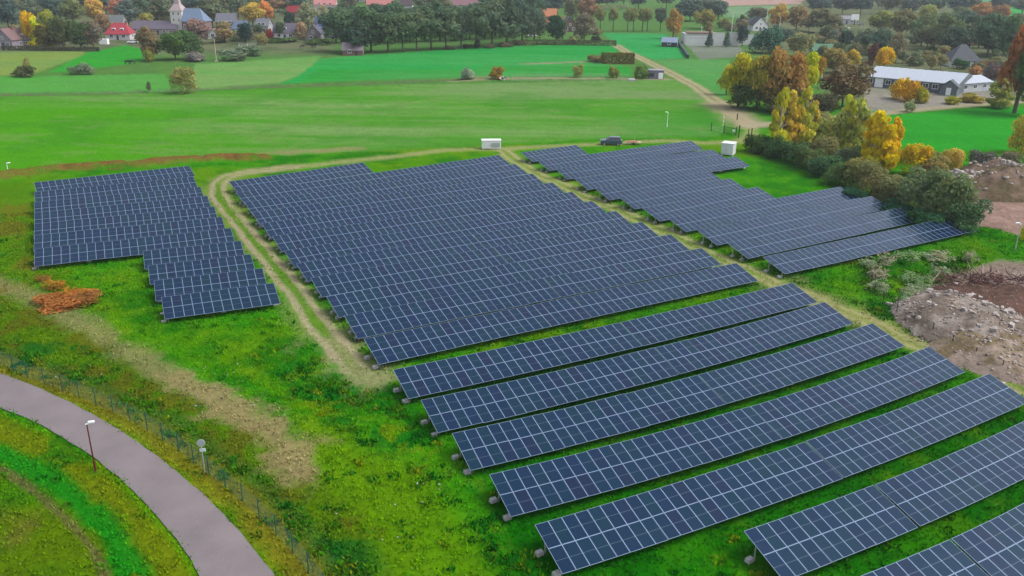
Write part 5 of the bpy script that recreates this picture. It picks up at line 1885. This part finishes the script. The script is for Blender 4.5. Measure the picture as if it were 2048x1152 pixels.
# distant wood along the top of the picture
skip = lambda x, y: (1425 < x < 1615 and y < 40) or (x > 1850 and y < 20) or (1175 < x < 1470 and y < 8)
far_cols = [(72, 96, 84), (80, 102, 82), (92, 108, 84), (66, 90, 80), (108, 116, 84), (84, 98, 86)]
n_far = 0
for y0, st in ((30, 44), (16, 40), (4, 38), (-8, 36)):
    x = -20 + (y0 * 7) % 30
    while x < 2080:
        xx, yy = x + rng.uniform(-8, 8), y0 + rng.uniform(-3, 3)
        near_village = 540 < xx < 1000 and y0 > 10
        if not skip(xx, yy) and not near_village and not (y0 == 30 and 1170 < xx < 1360):
            c_ = far_cols[rng.integers(len(far_cols))]
            wd = st * rng.uniform(1.0, 1.5)
            tree(xx, yy, wd, rng.uniform(30, 44), c_, 'hazy dark tree in the far wood along the top edge', ('round', 'wide')[rng.integers(2)], 'trees of the far wood', .12)
            n_far += 1
        x += st * rng.uniform(.7, 1.15)
for (x, y, w_, h_, c_, lb) in ((690, 40, 50, 34, (84, 104, 76), 'green tree left of the far salmon roof'), (600, 26, 44, 36, (80, 100, 80), 'dark tree left above the crimson roof'),
                               (700, 24, 40, 34, (104, 110, 84), 'olive tree between the far pink roofs'), (790, 36, 40, 34, (86, 104, 80), 'green tree below the far plum roof'),
                               (850, 30, 60, 40, (110, 116, 84), 'olive tree right of the far plum roof'), (890, 34, 50, 40, (116, 118, 80), 'olive tree left of the far long white house'),
                               (980, 30, 60, 46, (88, 106, 82), 'green tree right of the far long white house'), (560, 24, 50, 36, (84, 92, 84), 'grey tree left of the crimson roof')):
    tree(x, y, w_, h_, c_, lb, 'round')

# small garden trees and shrubs between the houses and yards
for (xa, ya, xb, yb, n) in ((0, 70, 200, 92, 9), (200, 60, 320, 78, 7), (400, 66, 680, 84, 16), (540, 20, 680, 50, 12), (1560, 62, 1720, 96, 16), (1700, 84, 1900, 132, 18), (1380, 60, 1500, 80, 6), (1620, 116, 1720, 150, 10), (1060, 50, 1200, 74, 10), (1860, 128, 2040, 160, 10)):
    for _ in range(n):
        x, y = rng.uniform(xa, xb), rng.uniform(ya, yb)
        c_ = [(110, 120, 86), (92, 108, 74), (128, 122, 92), (84, 104, 78), (140, 136, 92), (150, 122, 84)][rng.integers(6)]
        b_ = rng.random() < .55
        tree(x, y, rng.uniform(20, 38), rng.uniform(10, 18) if b_ else rng.uniform(22, 36), c_, 'low muted shrub between houses and yards' if b_ else 'small muted garden tree between houses and yards', 'bush' if b_ else 'round',
             'shrubs between the yards' if b_ else 'trees between the yards', name='shrub' if b_ else 'tree', cat='shrub' if b_ else 'tree')

# pole and white things in the village foreground
g = G(433, 123)
h = 42 / S(433, 123)
b = MB().tube((0, 0, -.2), (0, 0, h), .16, .1, 8).box((0, 0, .15), (1.2, .8, .5)).box((0, 0, h), (.5, .3, .3))
tag(b.build('pole', cmat('pinkish_pole', (206, 176, 168)), None, tuple(g)), 'pinkish pole with a pale foot on the meadow edge below church', 'pole')
rail_fence([G(478, 92), G(512, 92)], 'short white board fence below the golden tree', mat=M_WHITE, rails=(.3, .7, 1.0))
g = G(207, 89)
tag(MB().box((0, 1, 1.1), (3.6, 2, 2.1)).box((0, 1, 2.22), (3.8, 2.2, .16)).box((-.8, -.03, 1.0), (1.0, .06, 1.7)).build('white_shed', M_WHITE, None, tuple(g)), 'small white garden shed at the thicket end', 'shed')

# cattle
sk_v = [(0, 0, 1.05), (.75, 0, 1.08), (1.05, 0, 1.25), (1.4, 0, 1.3), (1.65, 0, 1.12), (-.65, 0, 1.08), (.6, .2, .75), (.6, .2, .35), (.6, .2, .02), (.6, -.2, .75), (.6, -.2, .35), (.6, -.2, .02),
        (-.65, .2, .8), (-.75, .2, .4), (-.65, .2, .02), (-.65, -.2, .8), (-.75, -.2, .4), (-.65, -.2, .02), (-.98, 0, 1.0), (-1.02, 0, .55)]
sk_e = [(0, 1), (1, 2), (2, 3), (3, 4), (0, 5), (1, 6), (6, 7), (7, 8), (1, 9), (9, 10), (10, 11), (5, 12), (12, 13), (13, 14), (5, 15), (15, 16), (16, 17), (5, 18), (18, 19)]
sk_r = [.36, .34, .2, .17, .1, .33, .15, .09, .08, .15, .09, .08, .17, .09, .08, .17, .09, .08, .05, .04]
me = bpy.data.meshes.new('cow')
me.from_pydata(sk_v, sk_e, [])
tmp = bpy.data.objects.new('cow_frame', me)
COL.objects.link(tmp)
tmp.modifiers.new('skin', 'SKIN')
for v_, r_ in zip(me.skin_vertices[0].data, sk_r):
    v_.radius = (r_, r_)
me.skin_vertices[0].data[0].use_root = True
ss_ = tmp.modifiers.new('sub', 'SUBSURF')
ss_.levels = ss_.render_levels = 1
dg = bpy.context.evaluated_depsgraph_get()
cow_me = bpy.data.meshes.new_from_object(tmp.evaluated_get(dg))
bpy.data.objects.remove(tmp)
cow_me.materials.clear()
cow_me.materials.append(plain('black_hide', (.02, .019, .018), .8, .3, 2))
cow2 = cow_me.copy()
cow2.materials.clear()
mm, tt, pp = new_mat('piebald_hide')
nn_ = tt.nodes.new('ShaderNodeTexNoise')
nn_.inputs['Scale'].default_value = 1.3
cr_ = tt.nodes.new('ShaderNodeValToRGB')
cr_.color_ramp.interpolation = 'CONSTANT'
cr_.color_ramp.elements[0].color = (.02, .02, .02, 1)
cr_.color_ramp.elements[1].position = .5
cr_.color_ramp.elements[1].color = (.7, .69, .66, 1)
tc_ = tt.nodes.new('ShaderNodeTexCoord')
tt.links.new(tc_.outputs['Object'], nn_.inputs['Vector'])
tt.links.new(nn_.outputs['Fac'], cr_.inputs[0])
tt.links.new(cr_.outputs[0], pp.inputs['Base Color'])
cow2.materials.append(mm)
for (x, y, yw, m_, lb) in ((605, 96, 10, cow_me, 'left black cow grazing on the far meadow'), (627, 96, 170, cow_me, 'right black cow grazing on the far meadow'),
                           (255, 128, 5, cow_me, 'left dark cow on the light field below the white car'), (265, 128, 185, cow_me, 'right dark cow on the light field below the white car'),
                           (1004, 162, 20, cow2, 'black and white cow beside the orange brown bush')):
    g = G(x, y)
    o = obj_of('cow', m_, None, tuple(g), (0, 0, math.radians(yw)))
    tag(o, lb, 'cow')

# ------------------------------------------------------------------ grass, weeds, litter near the camera
def blades(name, label, n, r0, r1, height, spread, mask, nb=4, tint=1.0, seed=1, cfn=None):
    r = np.random.default_rng(seed)
    rad = np.sqrt(r.uniform(r0 ** 2, r1 ** 2, n * 3))
    a = np.radians(r.uniform(-38.5, 38.5, n * 3))
    x, y = rad * np.sin(a), rad * np.cos(a)
    keep = r.random(n * 3) < mask(x, y)
    x, y = x[keep][:n], y[keep][:n]
    n = len(x)
    z = ground_height(x, y)
    c = ground_colour(x, y) if cfn is None else cfn(x, y)
    nq = n * nb
    X = np.repeat(x, nb) + r.normal(0, spread, nq)
    Y = np.repeat(y, nb) + r.normal(0, spread, nq)
    Z = np.repeat(z, nb)
    h = height * r.uniform(.4, 1.3, nq)
    th = r.uniform(0, 6.28, nq)
    ln = r.uniform(.2, .9, nq)
    wd = height * .34 * r.uniform(.5, 1.2, nq)
    dx, dy = np.cos(th), np.sin(th)
    base = np.stack([X, Y, Z - .02], 1)
    tip = base + np.stack([dx * h * ln, dy * h * ln, h], 1)
    sd_ = np.stack([-dy * wd, dx * wd, 0 * wd], 1)
    mid = (base * .45 + tip * .55)
    V = np.stack([base, mid - sd_, tip, mid + sd_], 1).reshape(-1, 3)
    C = np.repeat(c, nb, axis=0) * (r.uniform(.85, 1.25, (nq, 1)) * tint) * np.stack([r.uniform(.85, 1.05, nq), np.ones(nq), r.uniform(.8, 1.1, nq)], 1)
    me = np_mesh(name, V, np.arange(nq * 4).reshape(nq, 4), [M_BLADE], np.repeat(np.clip(C, .001, .8), 4, axis=0))
    return tag(obj_of(name, me), label, None, None, 'stuff')


M_BLADE = ground_mat('grass_blades', 3.0, .15, 0.0)
RP = I2G(ROAD_OUT + ROAD_IN[::-1])


def grass_mask(x, y):
    m = np.ones(x.shape)
    m[poly_sd(x, y, RP) > .12] = 0
    for ln, hw, k in ((TRACK_MID, 2.0, .15), (TRACK_RIGHT, 2.0, .2), (TRACK_TOP, 2.0, .2), (TRAIL, 2.2, .45)):
        m[seg_dist(x, y, ln) < hw] *= k
    px, py, w = proj(x, y, np.zeros_like(x))
    m[poly_sd(px, py, FIELDS[13][1]) > -2] = 0.02
    m[poly_sd(px, py, FIELDS[12][1]) > -2] = 0.02
    return m


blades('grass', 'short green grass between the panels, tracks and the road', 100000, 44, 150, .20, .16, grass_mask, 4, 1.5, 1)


def weed_mask(x, y):
    px, py, w = proj(x, y, np.zeros_like(x))
    sw = poly_sd(px, py, [(560, 720), (700, 740), (800, 800), (900, 900), (1000, 1010), (1100, 1160), (1000, 1160), (900, 1000), (760, 900), (640, 850), (580, 790)])
    bank = poly_sd(px, py, [(-100, 690), (60, 690), (300, 790), (470, 900), (620, 1040), (760, 1160), (640, 1160), (540, 1060), (300, 850), (60, 746), (-100, 715)])
    m = .10 + .9 * sstep(-20, 30, sw) + .8 * sstep(-10, 20, bank)
    rough = poly_sd(px, py, [(1690, 520), (1900, 500), (1990, 520), (1900, 570), (1810, 600), (1860, 670), (2048, 760), (2048, 800), (1760, 650)])
    m = m + .9 * sstep(-10, 20, rough)
    m = m * sstep(.42, .6, fbm(x * .4, y * .4, 61, 3))
    return np.clip(m * (grass_mask(x, y) > .6), 0, 1)


def weed_col(x, y):
    n = fbm(x * .5, y * .5, 67, 3)[:, None]
    n2_ = fbm(x * .9, y * .9, 71, 2)[:, None]
    c = alb(22, 118, 20) * (1 - sstep(.45, .6, n)) + alb(76, 140, 14) * sstep(.45, .6, n)
    k = sstep(.64, .76, n2_) * .75
    return c * (1 - k) + alb(150, 156, 20) * k


blades('weeds', 'taller leafy weeds on the bank and beside the panel rows', 9000, 44, 140, .30, .26, weed_mask, 16, 1.0, 2, weed_col)
pts, sz, cl = [], [], []
for (x0_, y0_, x1_, y1_, n) in ((340, 720, 520, 840, 18), (560, 940, 900, 1140, 10), (60, 700, 400, 800, 5), (560, 600, 740, 780, 10)):
    for _ in range(n):
        q = G(rng.uniform(x0_, x1_), rng.uniform(y0_, y1_))
        pts.append((q[0], q[1], .12))
        sz.append(rng.uniform(.07, .17))
        cl.append(alb(226, 224, 210) * rng.uniform(.7, 1))
scatter_stones('stones', 'small pale stones lying loose in the grass', pts, sz, np.clip(cl, 0, .8), M_SOIL)
#@@END
